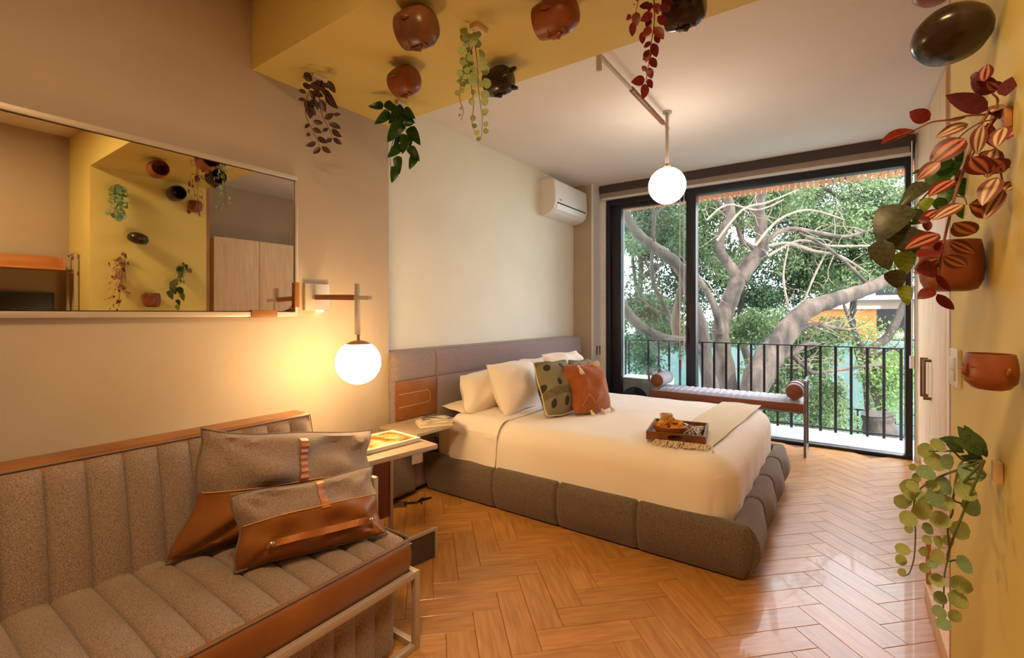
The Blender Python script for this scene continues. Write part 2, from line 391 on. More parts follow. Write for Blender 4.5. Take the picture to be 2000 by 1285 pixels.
build('window_sash', MB().box(m1220, xm0, fy0 + .03, fy1 - .02, .028, .10).box(m1220, xm0, fy0 + .03, fy1 - .02, zt - .11, zt - .07), 'black_frame', wnd)
build('window_glass', MB().box(m1220, xm0, YW + .018, YW + .024, .10, zt - .11), 'glass', wnd)
build('window_glass', MB().box(m1220, xm0, YW + .048, YW + .054, .10, zt - .11), 'glass', wnd)
build('door_lock', MB().box(xm0 + .01, xm0 + .03, fy0 - .03, fy0 - .01, .95, 1.12), 'metal_dark', wnd, bevel=.004)
bl = thing('roller_blind', (-.95, YW - .06, 2.8), 'rolled up window blind in a dark cassette along the ceiling above the window', 'blind')
build('cassette', MB().box(-2.45, .522, YW - .10, YW - .02, 2.775, 2.868), 'dark_fabric_blind', bl)
build('hem_bar', MB().box(-2.44, .49, YW - .085, YW - .03, 2.722, 2.775), pbr('blind_fabric_taupe', (150, 134, 124), .8), bl)
build('bottom_rail', MB().box(-2.43, .50, YW - .075, YW - .035, 2.695, 2.722), 'white_trim', bl, bevel=.004)
for u in (1328, 1336):
    x = pY(u, 600, YW - .1).x
    build('cord', MB().tube([(x, YW - .1, 2.80), (x, YW - .1, .78)], .004, 6), 'plastic_white', bl)
x = pY(1332, 600, YW - .1).x
build('cord_weight', MB().tube([(x, YW - .1, .80), (x, YW - .1, .68)], .012, 8), 'plastic_white', bl)
xx = .50
build('chain', MB().tube([(xx, YW - .11, 2.80), (xx, YW - .11, .92)], .004, 6).tube([(xx + .0, YW - .13, 2.80), (xx, YW - .13, .92)], .004, 6), 'plastic_white', bl)
build('chain_weight', MB().tube([(xx, YW - .12, .93), (xx, YW - .12, .82)], .016, 8), 'plastic_beige', bl, smooth=True)
# door latches on the white jamb
sw = thing('jamb_slots', (-2.455, YP + .12, 1.0), 'pair of small dark recessed slots in the white jamb left of the window', 'latch')
for k in (0, 1): build('slot', MB().box(-2.466, -2.458, YP + .085 + k * .085, YP + .10 + k * .085, .79, .90), 'metal_dark', sw)

# ---- cabinets on the right
cab = thing('wardrobe', (.8, 4.7, 0), 'pale oak wardrobe with two tall doors beside the window', 'wardrobe')
build('carcass', MB().box(XC + .025, 1.07, 4.02, YW - .06, .0, HC - .002), 'cab_wood', cab)
for i, (ya, yb) in enumerate(((4.03, 4.687), (4.693, 5.36))):
    d = build('door', MB().box(XC, XC + .022, ya, yb, .09, HC - .01), 'cab_wood', cab, bevel=.002)
    hy = 4.687 - .05 if i == 0 else 4.693 + .05
    yh = 4.62 if i == 0 else 4.79
    build('handle', MB().box(XC - .045, XC - .030, yh - .012, yh + .012, .66, .96).box(XC - .035, XC, yh - .012, yh + .012, .66, .68).box(XC - .035, XC, yh - .012, yh + .012, .94, .96), 'bronze', d, bevel=.002, label='bronze bracket handle')
low = thing('low_wardrobe', (.8, 3.0, 0), 'pale oak cupboard with two doors reflected at the right of the mirror', 'cupboard')
build('carcass', MB().box(XC + .025, 1.07, 2.36, 4.015, .09, 2.12), 'cab_wood', low)
for ya, yb in ((2.36, 2.853), (2.859, 3.40), (3.406, 4.015)):
    build('door', MB().box(XC, XC + .022, ya, yb, .10, 2.15), 'cab_wood', low, bevel=.002)
build('plinth', MB().box(XR + .0, 1.05, 2.225, 2.82, 0, .085), 'cab_wood', low, bevel=.003)
build('plinth_upstand', MB().box(XR + .004, XR + .02, 2.80, 2.82, .085, .30), 'trim_wood', low)

# ---- switch plate on the yellow wall
s_ = thing('light_switch', (XR, 2.08, 1.12), 'white light switch plate at the far edge of the yellow wall', 'switch')
build('plate', MB().box(XR - .012, XR, 2.005, 2.125, 1.065, 1.185), 'plastic_white', s_, bevel=.003)
build('rocker', MB().box(XR - .018, XR - .012, 2.03, 2.10, 1.085, 1.118), 'plastic_beige', s_, bevel=.002)
build('rocker', MB().box(XR - .018, XR - .012, 2.03, 2.10, 1.122, 1.160), 'plastic_white', s_, bevel=.002)

# ================================================================ MIRROR
mz0, mz1, my1, my0 = 1.282, 2.082, 1.503, -.35
mir = thing('wall_mirror', (XL, .6, mz0), 'wide mirror in a pale metal frame above the channelled sofa', 'mirror')
t = .026
build('frame', MB().box(XL + .001, XL + .036, my0, my1, mz1 - t, mz1).box(XL + .001, XL + .036, my0, my1, mz0, mz0 + t).box(XL + .001, XL + .036, my1 - .016, my1, mz0 + t, mz1 - t).box(XL + .001, XL + .036, my0, my0 + .02, mz0 + t, mz1 - t), 'metal_champagne', mir, bevel=.002)
build('backing', MB().box(XL + .001, XL + .010, my0 + .02, my1 - .016, mz0 + t, mz1 - t), 'leather_dk', mir)
gy0, gy1, gz0, gz1, rr = my0 + .024, my1 - .02, mz0 + t + .004, mz1 - t - .004, .075
pts = [(gy0, gz1), (gy0, gz0 + rr)] + [(gy0 + rr - rr * math.cos(a), gz0 + rr - rr * math.sin(a)) for a in [k * PI / 16 for k in range(1, 8)]] + [(gy0 + rr, gz0), (gy1 - rr, gz0)] + [(gy1 - rr + rr * math.sin(a), gz0 + rr - rr * math.cos(a)) for a in [k * PI / 16 for k in range(1, 8)]] + [(gy1, gz0 + rr), (gy1, gz1)]
build('mirror_glass', MB().prism(pts, XL + .019, XL + .025, 'x'), 'mirror', mir)
ya = [pX(u, 612, XL + .035).y for u in (491, 541)]
build('leather_strap', MB().box(XL, XL + .041, ya[0], ya[1], mz0 - .004, mz0 + t + .01), 'leather', mir, bevel=.002, label='tan leather strap on the bottom bar')
build('leather_strap', MB().box(XL, XL + .041, my1 - .022, my1 + .006, 1.335, 1.475), 'leather', mir, bevel=.002, label='tan leather strap on the right bar')

# ================================================================ GLOBE LAMPS
ly = 1.609
lamp = thing('wall_lamp', (XL, 1.63, 1.40), 'globe wall lamp on a leather wrapped arm beside the mirror', 'lamp')
build('wall_plate', MB().box(XL, XL + .025, 1.553, 1.712, 1.318, 1.476), 'metal_champagne', lamp, bevel=.003)
build('reading_spot', MB().lathe([(.0, .0), (.022, .0), (.022, .012), (0, .012)], 20, (XL + .018, 1.652, 1.308)), pbr('spot_lens', (250, 240, 220), .3, emit=(1, .8, .5), estr=2.5), lamp)
build('arm', MB().bar((XL + .02, ly, 1.395), (-2.04, ly, 1.382), .022, .022), 'metal_champagne', lamp)
build('arm_wrap', MB().bar((XL + .05, ly, 1.395), (-2.165, ly, 1.386), .028, .030), 'leather_dk', lamp, bevel=.003, label='brown leather sleeve')
build('post', MB().box(-2.152, -2.128, ly - .016, ly + .006, 1.185, 1.460), 'metal_champagne', lamp, bevel=.001)
build('stem', MB().tube([(-2.14, ly, 1.19), (-2.14, ly, 1.150)], .008, 10), 'globe_metal', lamp)
gc = (-2.14, ly, 1.036); gr = .118
build('globe', MB().lathe([(gr * math.cos(a), gr * math.sin(a)) for a in [-PI / 2 + k * (PI * .5 + .98) / 20 for k in range(21)]], 36, gc), 'globe_warm', lamp, smooth=True, label='glowing opal glass globe')
build('globe_cap', MB().lathe([((gr + .001) * math.cos(a), (gr + .001) * math.sin(a)) for a in [.97 + k * (PI / 2 - .97) / 6 for k in range(7)]], 36, gc), 'globe_metal', lamp, smooth=True)

px_, py_ = -1.114, 3.696
pen = thing('pendant_lamp', (px_, py_, HC), 'globe pendant hanging from the white ceiling in front of the window', 'lamp')
build('ceiling_rose', MB().lathe([(0, 0), (.035, 0), (.035, -.012), (0, -.012)], 20, (px_, py_, HC)), 'metal_champagne', pen)
build('rod', MB().box(px_ - .011, px_ + .011, py_ - .011, py_ + .011, 2.43, HC - .01), 'metal_champagne', pen, bevel=.001)
build('arm', MB().bar((px_ - .02, 2.49, 2.775), (px_ - .02, 3.80, 2.775), .018, .018), 'metal_champagne', pen)
build('arm_wrap', MB().bar((px_ - .02, 2.98, 2.775), (px_ - .02, 3.66, 2.775), .026, .028), 'leather_dk', pen, bevel=.003, label='brown leather sleeve')
build('end_post', MB().box(px_ - .033, px_ - .007, 2.475, 2.495, 2.685, HC), 'metal_champagne', pen)
gc = (px_, py_, 2.293); gr = .140
build('globe', MB().lathe([(gr * math.cos(a), gr * math.sin(a)) for a in [-PI / 2 + k * PI / 22 for k in range(23)]], 36, gc), 'globe_white', pen, smooth=True, label='glowing opal glass globe')
build('globe_cap', MB().lathe([(.03, .0), (.03, .02), (.008, .022)], 16, (px_, py_, 2.425)), 'globe_metal', pen)

# ================================================================ AIR CONDITIONER
ac = thing('air_conditioner', (XB, 4.9, 2.35), 'white air conditioner high on the cream wall above the headboard', 'air conditioner')
prof = [(XB, 2.385), (XB, 2.765), (XB + .17, 2.765), (XB + .195, 2.75), (XB + .205, 2.60), (XB + .205, 2.50), (XB + .185, 2.44), (XB + .14, 2.40), (XB + .06, 2.383)]
build('body', MB().prism(prof, 4.44, 5.20, 'y'), 'plastic_white', ac, smooth=True, bevel=.004)
build('end_cap', MB().prism([(a + (0 if a <= XB else -.003), b) for a, b in prof], 4.425, 4.44, 'y'), 'plastic_beige', ac)
build('louvre', MB().prism([(XB + .207, 2.497), (XB + .190, 2.445), (XB + .150, 2.408), (XB + .153, 2.404), (XB + .195, 2.441), (XB + .212, 2.495)], 4.47, 5.16, 'y'), 'plastic_white', ac)
build('air_slot', MB().box(XB + .2035, XB + .2075, 4.47, 5.16, 2.498, 2.512), 'plastic_dark', ac)
build('badge', MB().box(XB + .2045, XB + .2065, 4.52, 4.57, 2.545, 2.552), 'metal_dark', ac)
# ================================================================ BED
bed = thing('bed', (-1.45, 3.36, 0), 'large upholstered bed with grey brown padded frame and headboard', 'bed')
def padded(nu, nv, P, bulge, seams_u, depthf, seams_v=()):
    pass
def cushion_panel(p00, pu, pv, n, th, seams_u=(), seams_v=(), nu=60, nv=12, groove=.012, gw=.018, edge=.03, dome=0):
    """padded sheet: p00 + u*pu + v*pv, displaced along n with stitched grooves and rounded borders"""
    p00, pu, pv, n = Vector(p00), Vector(pu), Vector(pv), Vector(n); Lu, Lv = pu.length, pv.length
    us = sorted(set([0, .25 * edge / Lu, .6 * edge / Lu, edge / Lu, 1 - edge / Lu, 1 - .6 * edge / Lu, 1 - .25 * edge / Lu, 1] + [i / nu for i in range(nu + 1)] + [s + d * gw / Lu for s in seams_u for d in (-1, -.5, -.2, 0, .2, .5, 1)]))
    vs_ = sorted(set([0, .25 * edge / Lv, .6 * edge / Lv, edge / Lv, 1 - edge / Lv, 1 - .6 * edge / Lv, 1 - .25 * edge / Lv, 1] + [i / nv for i in range(nv + 1)] + [s + d * gw / Lv for s in seams_v for d in (-1, -.5, -.2, 0, .2, .5, 1)]))
    us = [u for u in us if 0 <= u <= 1]; vs_ = [v for v in vs_ if 0 <= v <= 1]
    def h(u, v):
        e = min(u * Lu, (1 - u) * Lu, v * Lv, (1 - v) * Lv); k = min(1, e / edge); z = th * math.sqrt(max(0, 1 - (1 - k) ** 2))
        for s in seams_u:
            d = abs(u - s) * Lu
            if d < gw: z -= groove * (1 - d / gw) ** 1.5
        for s in seams_v:
            d = abs(v - s) * Lv
            if d < gw: z -= groove * (1 - d / gw) ** 1.5
        z += dome * math.sin(PI * v)
        return z
    mb = MB(); idx = [[mb.p(*(p00 + pu * u + pv * v + n * h(u, v))) for v in vs_] for u in us]
    for i in range(len(us) - 1):
        for j in range(len(vs_) - 1): mb.f.append([idx[i][j], idx[i + 1][j], idx[i + 1][j + 1], idx[i][j + 1]])
    return mb
# side rail (near) and foot rail, with rounded padded skins over a core
build('base_core', MB().box(-2.5, -.42, 2.51, 4.24, .015, .20), 'bed_fabric', bed)
zb, zr = .012, .275
def rail_profile(t):   # section, t 0..1 from outer bottom over the top to the inside: (outward offset, z)
    P = [(-.035, zb), (-.012, zb + .05), (0.002, zb + .12), (0, .20), (-.006, .245), (-.022, .268), (-.05, zr), (-.085, .268), (-.10, .24)]
    k = t * (len(P) - 1); i = min(int(k), len(P) - 2); f = k - i
    return (P[i][0] * (1 - f) + P[i + 1][0] * f, P[i][1] * (1 - f) + P[i + 1][1] * f)
def rail(path, cum_seams, name, bulge=0.0, parent=bed):
    """path: list of (x, y, nx, ny, s)"""
    mb = MB(); idx = []
    for x, y, nx, ny, s in path:
        d = min([abs(s - q) for q in cum_seams] + [9]); g = .014 * max(0, 1 - d / .02) ** 1.5
        # gentle pillow between seams
        row = []
        for j in range(17):
            o, z = rail_profile(j / 16); o2 = o - g
            if bulge: o2 += bulge * min(1, d / .16) * min(1, abs(s - path[0][4]) / .14, abs(s - path[-1][4]) / .14) * math.sin(PI * min(1, max(0, (z - zb) / (zr - zb)))) 
            row.append(mb.p(x + nx * o2, y + ny * o2, z - (g * .8 if z > .2 else 0)))
        idx.append(row)
    for a, b in zip(idx, idx[1:]):
        for j in range(16): mb.f.append([a[j], b[j], b[j + 1], a[j + 1]])
    return build(name, mb, 'bed_fabric', parent, smooth=True)
by0, by1, bx1 = 2.462, 4.285, -.352
R_ = .05
path = []; s = 0
seam_near = [-1.89, -1.41, -.915]
xs_ = sorted([-2.50 + (bx1 - R_ + 2.50) * i / 90 for i in range(91)] + [q + d for q in seam_near for d in (-.016, -.010, -.005, 0, .005, .010, .016)])
for x in xs_: path.append((x, by0 + .012 * (x + 2.5) / 2.1, 0, -1, x))
corner = [(bx1 - R_ + R_ * math.sin(a), by0 + .012 + R_ - R_ * math.cos(a), math.sin(a), -math.cos(a), bx1 - R_) for a in [k * PI / 16 for k in range(1, 9)]]
rail(path + [c for c in corner[:4]], seam_near, 'side_rail', .008)
foot = []
yy0 = by0 + .012 + R_
ys_ = sorted([yy0 + (by1 - R_ - yy0) * i / 80 for i in range(81)] + [q + d for q in (2.93, 3.38, 3.83) for d in (-.016, -.010, -.005, 0, .005, .010, .016)])
for y in ys_: foot.append((bx1, y, 1, 0, y))
corner2 = [(bx1 - R_ + R_ * math.cos(a), by1 - R_ + R_ * math.sin(a), math.cos(a), math.sin(a), by1 - R_) for a in [k * PI / 16 for k in range(1, 9)]]
seam_foot = [2.93, 3.38, 3.83]
rail(corner[3:] + foot + corner2[:4], seam_foot, 'foot_rail', .036)
rail(corner2[3:] + [(bx1 - R_ - (bx1 - R_ + 2.5) * i / 60, by1, 0, 1, -i) for i in range(61)], [], 'side_rail')
# headboard
hx = -2.535
hb = cushion_panel((hx - .03, Y2 + .002, .02), (0, 5.05 - Y2, 0), (0, 0, 1.0), (1, 0, 0), .045, seams_u=[(2.60 - Y2) / 2.86], seams_v=[.80], nu=60, nv=20, groove=.012, gw=.022, edge=.05)
build('headboard', hb, 'head_fabric', bed, smooth=True)
build('headboard_back', MB().box(XB + .002, hx - .025, Y2 + .002, 5.045, .02, 1.03), 'head_fabric', bed, bevel=.02, segs=3)
lp = build('leather_panel', MB().box(hx + .012, hx + .024, Y2 + .004, 2.59, .553, .825), 'leather', bed, bevel=.006, label='tan leather panel on the headboard')
build('stitching', MB().tube([(hx + .025, 2.22, .735), (hx + .025, 2.50, .735), (hx + .025, 2.525, .715), (hx + .025, 2.525, .665), (hx + .025, 2.50, .645), (hx + .025, 2.22, .645)], .0022, 5), 'stitch', lp)
build('base_panel', cushion_panel((hx - .01, Y2 - .09 + .002, .02), (0, .28, 0), (0, 0, .40), (1, 0, 0), .05, nu=10, nv=10, edge=.03), 'bed_fabric', bed, smooth=True)
# mattress, bedding
def rbox(x0, x1, y0, y1, z0, z1, r, rt, nc=6, nt=6, fn=None):
    """rounded slab: vertical corner radius r, top edge radius rt; open underneath closed by a cap"""
    mb = MB(); ring = []
    def loop(off, z):
        out = []; R = max(r - off, .004)
        for cx, cy, a0 in ((x1 - r, y1 - r, 0), (x0 + r, y1 - r, PI / 2), (x0 + r, y0 + r, PI), (x1 - r, y0 + r, 3 * PI / 2)):
            for k in range(nc + 1):
                a = a0 + (PI / 2) * k / nc; q = (cx + R * math.cos(a), cy + R * math.sin(a), z)
                out.append(q)
        # densify straight runs
        o2 = []
        for i, q in enumerate(out):
            o2.append(q); nx = out[(i + 1) % len(out)]; d = math.dist(q, nx)
            if d > .2:
                n = int(d / .06)
                for k in range(1, n): o2.append(tuple(q[j] + (nx[j] - q[j]) * k / n for j in range(3)))
        return o2
    levels = [(0, z0)] + [(0, z0 + (z1 - rt - z0) * k / 4) for k in range(1, 5)] + [(rt * (1 - math.cos(k * PI / 2 / nt)), z1 - rt + rt * math.sin(k * PI / 2 / nt)) for k in range(1, nt + 1)]
    base = loop(0, z0); n = len(base); cx, cy = (x0 + x1) / 2, (y0 + y1) / 2
    idx = []
    for off, z in levels:
        L = []
        for q in base:
            # inset towards the inside by off, using clamped coordinates
            ax = min(max(q[0], x0 + r), x1 - r); ay = min(max(q[1], y0 + r), y1 - r); d = Vector((q[0] - ax, q[1] - ay)); l = d.length or 1
            x, y = q[0] - d.x / l * off, q[1] - d.y / l * off
            if fn: x, y, zz = fn(x, y, z)
            else: zz = z
            L.append(mb.p(x, y, zz))
        idx.append(L)
    for a, b in zip(idx, idx[1:]):
        for k in range(n): mb.f.append([a[k], a[(k + 1) % n], b[(k + 1) % n], b[k]])
    # top: concentric rings to the centre
    last = idx[-1]; P = [mb.v[i].copy() for i in last]
    for t in (.9, .75, .55, .3):
        L = []
        for q in P:
            x, y, z = cx + (q.x - cx) * t, cy + (q.y - cy) * t, z1
            if fn: x, y, z = fn(x, y, z)
            L.append(mb.p(x, y, z))
        for k in range(n): mb.f.append([last[k], last[(k + 1) % n], L[(k + 1) % n], L[k]])
        last = L
    x, y, z = cx, cy, z1
    if fn: x, y, z = fn(x, y, z)
    c0 = mb.p(x, y, z)
    for k in range(n): mb.f.append([last[k], last[(k + 1) % n], c0])
    mb.f.append(idx[0][::-1])
    return mb
build('mattress', rbox(-2.49, -.47, 2.54, 4.20, .20, .50, .09, .05), 'linen', bed, smooth=True)
duv = thing('duvet', (-1.4, 3.36, .5), 'smooth white duvet spread over the bed', 'duvet')
def dfn(x, y, z):
    w = .004 * math.sin(x * 9 + y * 3) * math.sin(y * 7) + .002 * math.sin(x * 23 - y * 11)
    low = max(0, min(1, (.53 - z) / .25))
    k = low * (.003 * math.sin(x * 16 + 1) * (1 if y < 2.7 or y > 4.0 else 0) + .006 * math.sin(y * 21) * (1 if x > -.6 else 0))
    return (x + (k if x > -.6 else 0), y - (k if y < 2.7 else -k if y > 4.0 else 0), z + (w if z > .5 else 0))
build('cover', rbox(-2.31, -.44, 2.522, 4.225, .235, .562, .17, .13, 8, 8, dfn), 'linen', duv, smooth=True)
fold = MB()
def ffn(u, v):
    # folded back band: u along Y over the top and down the near side, v along X
    s = u * 2.15; L1 = .30
    wob = .010 * math.sin(u * 40) * .3
    x = -2.30 + v * (.40 + .03 * math.sin(u * 5)) 
    if s < .27: y = 2.508 - .006 * math.sin(v * 9 + s * 14); z = .245 + s
    elif s < .45:
        a = (s - .27) / .18 * PI / 2; y = 2.508 + .105 * (1 - math.cos(a)); z = .45 + .126 * math.sin(a) * 1.0 + (.27 - .205 - .065)
    else: y = 2.613 + (s - .45); z = .576 + .003 * math.sin(s * 8 + v * 6)
    return (x, min(y, 4.2), z - (.008 if v in (0, 1) else 0))
fold.grid(70, 10, ffn)
build('folded_edge', fold, 'linen', duv, smooth=True)

# ---- pillow builder
def pillow(name, c, th, mat, label, cat, group=None, pinch=.05, nu=22, nv=18, wr=.012, seed=0, parent=None, piping=None, frc=None, sag=0, split=None, mat2=None, cb=.05, ctp=.012):
    """c: corners TL, TR, BR, BL in space (front view); th: thickness"""
    TL, TR, BR, BL = [Vector(q) for q in c]; ctr = (TL + TR + BR + BL) / 4
    nrm = ((TR - BL).cross(TL - BR)).normalized()
    if nrm.dot(Vector((0, 0, H)) - ctr) < 0: nrm = -nrm
    rnd = random.Random(seed); ph = [rnd.uniform(0, 6) for _ in range(6)]
    def pos(u, v, side, wr=wr):
        # pinch edges inward between the corners
        uu, vv = u, v
        U = u + pinch * (0.5 - u) * 2 * (math.sin(PI * v) ** .8) * (abs(2 * u - 1) ** 3) * .5
        V = v + pinch * (0.5 - v) * 2 * (math.sin(PI * u) ** .8) * (abs(2 * v - 1) ** 3) * .5
        cw = abs(2 * u - 1) ** 5 * abs(2 * v - 1) ** 5 * (cb if v < .5 else ctp); U += (.5 - u) * 2 * cw; V += (.5 - v) * 2 * cw
        U += .012 * math.sin(v * 11 + ph[5]) * (2 * abs(u - .5)) ** 4; V += .014 * math.sin(u * 9 + ph[4]) * (2 * abs(v - .5)) ** 4
        q = (BL * (1 - U) + BR * U) * (1 - V) + (TL * (1 - U) + TR * U) * V
        e = max(0, math.sin(PI * u)) ** .5 * max(0, math.sin(PI * v)) ** .5
        w = wr * (math.sin(7 * u + 5 * v + ph[0]) * math.sin(9 * v - 4 * u + ph[1]) + .6 * math.sin(17 * u + ph[2]) * math.sin(13 * v + ph[3])) * min(1, e * 1.4) + .5 * wr * math.sin(30 * (u - .5) * (v - .5) + ph[4]) * e + wr * .9 * sum(math.exp(-((u - a) ** 2 + (v - b) ** 2) * 7) * math.sin(math.atan2(v - b, u - a) * 11 + ph[i]) for i, (a, b) in enumerate(((0, 0), (1, 0), (0, 1), (1, 1)))) * min(1, e * 1.2)
        return q + nrm * side * (th / 2 * e + (w if side > 0 else 0)) + Vector((0, 0, -sag * math.sin(PI * u) * v))
    def half(side, v0, v1, n):
        mb = MB(); mb.grid(nu, n, lambda a, b: pos(a, v0 + (v1 - v0) * b, side)); return mb
    base = Vector((ctr.x, ctr.y, min(q.z for q in (TL, TR, BR, BL))))
    root = thing(name, base, label, cat, group)
    if split:
        build('leather_part', half(1, 0, split, 12), mat2, root, smooth=True, label='tan leather lower part'); build('fabric_part', half(1, split, 1, 10), mat, root, smooth=True)
    else: build('front', half(1, 0, 1, nv), mat, root, smooth=True)
    build('back', half(-1, 0, 1, nv), mat, root, smooth=True)
    if piping:
        ring = [pos(k / 14, 0, 0) for k in range(14)] + [pos(1, k / 10, 0) for k in range(10)] + [pos(1 - k / 14, 1, 0) for k in range(14)] + [pos(0, 1 - k / 10, 0) for k in range(11)]
        build('piping', MB().tube(ring, .0042, 6), piping, root, smooth=True)
    return root, pos, nrm
W1 = 'white bed pillows against the headboard'
pillow('bed_pillow', [pX(896, 733, -2.42), (-2.42, 3.30, .83), (-2.2, 3.25, .565), pZ(908, 812, .575)], .25, 'linen_pillow', 'low white sleeping pillow nearest the nightstand shelf', 'pillow', W1, seed=1, wr=.011)
pillow('bed_pillow', [(-2.49, 2.60, .60), (-2.49, 3.25, .60), (-2.17, 3.25, .585), pZ(903, 808, .575)], .07, 'linen_pillow', 'flat white pillow edge lying under the low sleeping pillow', 'pillow', W1, seed=2, wr=.003)
pillow('bed_pillow', [pX(948, 710, -2.2), (-2.2, 3.42, .90), (-1.97, 3.30, .575), pZ(985, 817, .57)], .26, 'linen_pillow', 'tall square white pillow in front of the low one, left of the patterned cushion', 'pillow', W1, seed=3, wr=.012)
pillow('bed_pillow', [pX(1012, 702, -2.38), (-2.38, 4.08, .88), (-2.26, 4.1, .58), (-2.26, 3.42, .58)], .20, 'linen_pillow', 'white pillow peeking out just above the tall square pillow', 'pillow', W1, seed=4, wr=.02)
pillow('bed_pillow', [pX(1056, 690, -2.12), pX(1127, 684, -2.12), (-1.95, 4.12, .575), (-1.95, 3.52, .575)], .20, 'linen_pillow', 'white pillow on the far side of the bed behind the patterned cushion', 'pillow', W1, seed=5, wr=.02)

# patterned green-grey cushion: woven spots
def spot_mat():
    m = bpy.data.materials.new('woven_spot_cotton'); m.use_nodes = True; n, l = m.node_tree.nodes, m.node_tree.links; b = n['Principled BSDF']; b.inputs['Roughness'].default_value = .95
    t = n.new('ShaderNodeTexCoord'); sx = n.new('ShaderNodeSeparateXYZ'); l.new(t.outputs['UV'], sx.inputs[0])
    def math_(op, a, bb=None):
        k = n.new('ShaderNodeMath'); k.operation = op
        if isinstance(a, (int, float)): k.inputs[0].default_value = a
        else: l.new(a, k.inputs[0])
        if bb is not None:
            if isinstance(bb, (int, float)): k.inputs[1].default_value = bb
            else: l.new(bb, k.inputs[1])
        return k.outputs[0]
    U = math_('MULTIPLY', sx.outputs['X'], 2.6); V = math_('MULTIPLY', sx.outputs['Y'], 3.2)
    row = math_('FLOOR', V); off = math_('MULTIPLY', math_('MODULO', row, 2), .5)
    fu = math_('SUBTRACT', math_('FRACT', math_('ADD', U, off)), .5); fv = math_('SUBTRACT', math_('FRACT', V), .5)
    d = math_('SQRT', math_('ADD', math_('MULTIPLY', math_('POWER', math_('ABSOLUTE', fu), 2), 1.0), math_('POWER', math_('ABSOLUTE', fv), 2)))
    sp = math_('LESS_THAN', d, .21); band = math_('LESS_THAN', math_('ABSOLUTE', math_('SUBTRACT', math_('FRACT', math_('MULTIPLY', V, .5)), .52)), .10)
    nn = n.new('ShaderNodeTexNoise'); nn.inputs['Scale'].default_value = 60; l.new(t.outputs['Object'], nn.inputs['Vector'])
    m1 = n.new('ShaderNodeMix'); m1.data_type = 'RGBA'; m1.inputs[6].default_value = lin((130, 122, 94)); m1.inputs[7].default_value = lin((70, 66, 46)); l.new(math_('MULTIPLY', band, nn.outputs['Fac']), m1.inputs[0])
    m2 = n.new('ShaderNodeMix'); m2.data_type = 'RGBA'; l.new(m1.outputs[2], m2.inputs[6]); m2.inputs[7].default_value = lin((52, 48, 36)); l.new(sp, m2.inputs[0]); l.new(m2.outputs[2], b.inputs['Base Color'])
    return m
M['spots'] = spot_mat()
def uvgrid(o, pos_nu, nv):
    me = o.data; uvl = me.uv_layers.new(name='UVMap'); n = nv + 1
    for p in me.polygons:
        for li in p.loop_indices:
            vi = me.loops[li].vertex_index; uvl.data[li].uv = ((vi // n) / pos_nu, (vi % n) / nv)
r_, pos_, n_ = pillow('patterned_cushion', [pX(1040, 708, -1.93), pX(1105, 702, -1.86), pZ(1124, 806, .575), pZ(1068, 818, .57)], .22, 'spots', 'olive grey cushion woven with dark spots, left of the rust cushion', 'cushion', seed=6, wr=.010, piping='wool_cream')
for o in r_.children:
    if o.name.startswith(('front', 'back')): uvgrid(o, 22, 18)
r_, pos_, n_ = pillow('patterned_cushion', [pX(1108, 703, -1.98), pX(1152, 700, -1.98), (-1.85, 4.18, .58), (-1.80, 3.72, .58)], .15, 'spots', 'grey patterned cushion mostly hidden behind the rust cushion', 'cushion', seed=8, wr=.005)
for o in r_.children:
    if o.name.startswith(('front', 'back')): uvgrid(o, 22, 18)
root, pos, nn = pillow('rust_cushion', [pX(1097, 714, -1.74), pX(1168, 705, -1.62), pZ(1196, 800, .575), pZ(1126, 814, .57)], .24, 'orange_cotton', 'rust orange cushion with cream wool tassels at the front of the pillows', 'cushion', seed=9, wr=.010)
def tassel(u, v, L=.055, out=.012, hang=(0, 0, -1)):
    q = pos(u, v, 1) + nn * out; mb = MB(); hd = (pos(u, v - .12, 1) - pos(u, v, 1)).normalized() if hang == (0, 0, -1) else Vector(hang).normalized(); rr_ = random.Random(int(u * 100 + v * 10))
    mb.tube([q, q + hd * .012, q + hd * .02], [.006, .009, .006], 8)
    for k in range(10):
        e = q + hd * L + Vector((rr_.uniform(-.014, .014), rr_.uniform(-.014, .014), rr_.uniform(-.006, .006))); mb.tube([q + hd * .015, (q + e) / 2 + nn * .004, e], [.004, .0045, .003], 5)
    build('tassel', mb, 'wool_cream', root, smooth=True)
tassel(.22, .86, .085); 
mb = MB(); q = pos(.68, .83, 1) + nn * .012
for k in range(8):
    a = k * PI / 4; d = Vector((math.cos(a) * .5, math.cos(a) * .8, math.sin(a))) * .026; mb.tube([q, q + d * .6 + nn * .006, q + d], [.009, .010, .007], 6)
build('pompom', mb, 'wool_cream', root, smooth=True)
for u in (.33, .62, .93): tassel(u, .02, .045, .006, (.3, .1, -.55))
tassel(1.0, .66, .05, 0)
for k in range(3):
    u0 = .12 + k * .30; mb = MB()
    for a, b in (((u0, .12), (u0 + .14, .28)), ((u0 + .14, .28), (u0 + .28, .10))):
        for i in range(9):
            t0, t1 = i / 9, (i + .55) / 9
            P0 = pos(a[0] + (b[0] - a[0]) * t0, a[1] + (b[1] - a[1]) * t0, 1) + nn * .002; P1 = pos(a[0] + (b[0] - a[0]) * t1, a[1] + (b[1] - a[1]) * t1, 1) + nn * .002
            mb.tube([P0, P1], .0016, 4)
    build('stitching', mb, 'wool_cream', root)

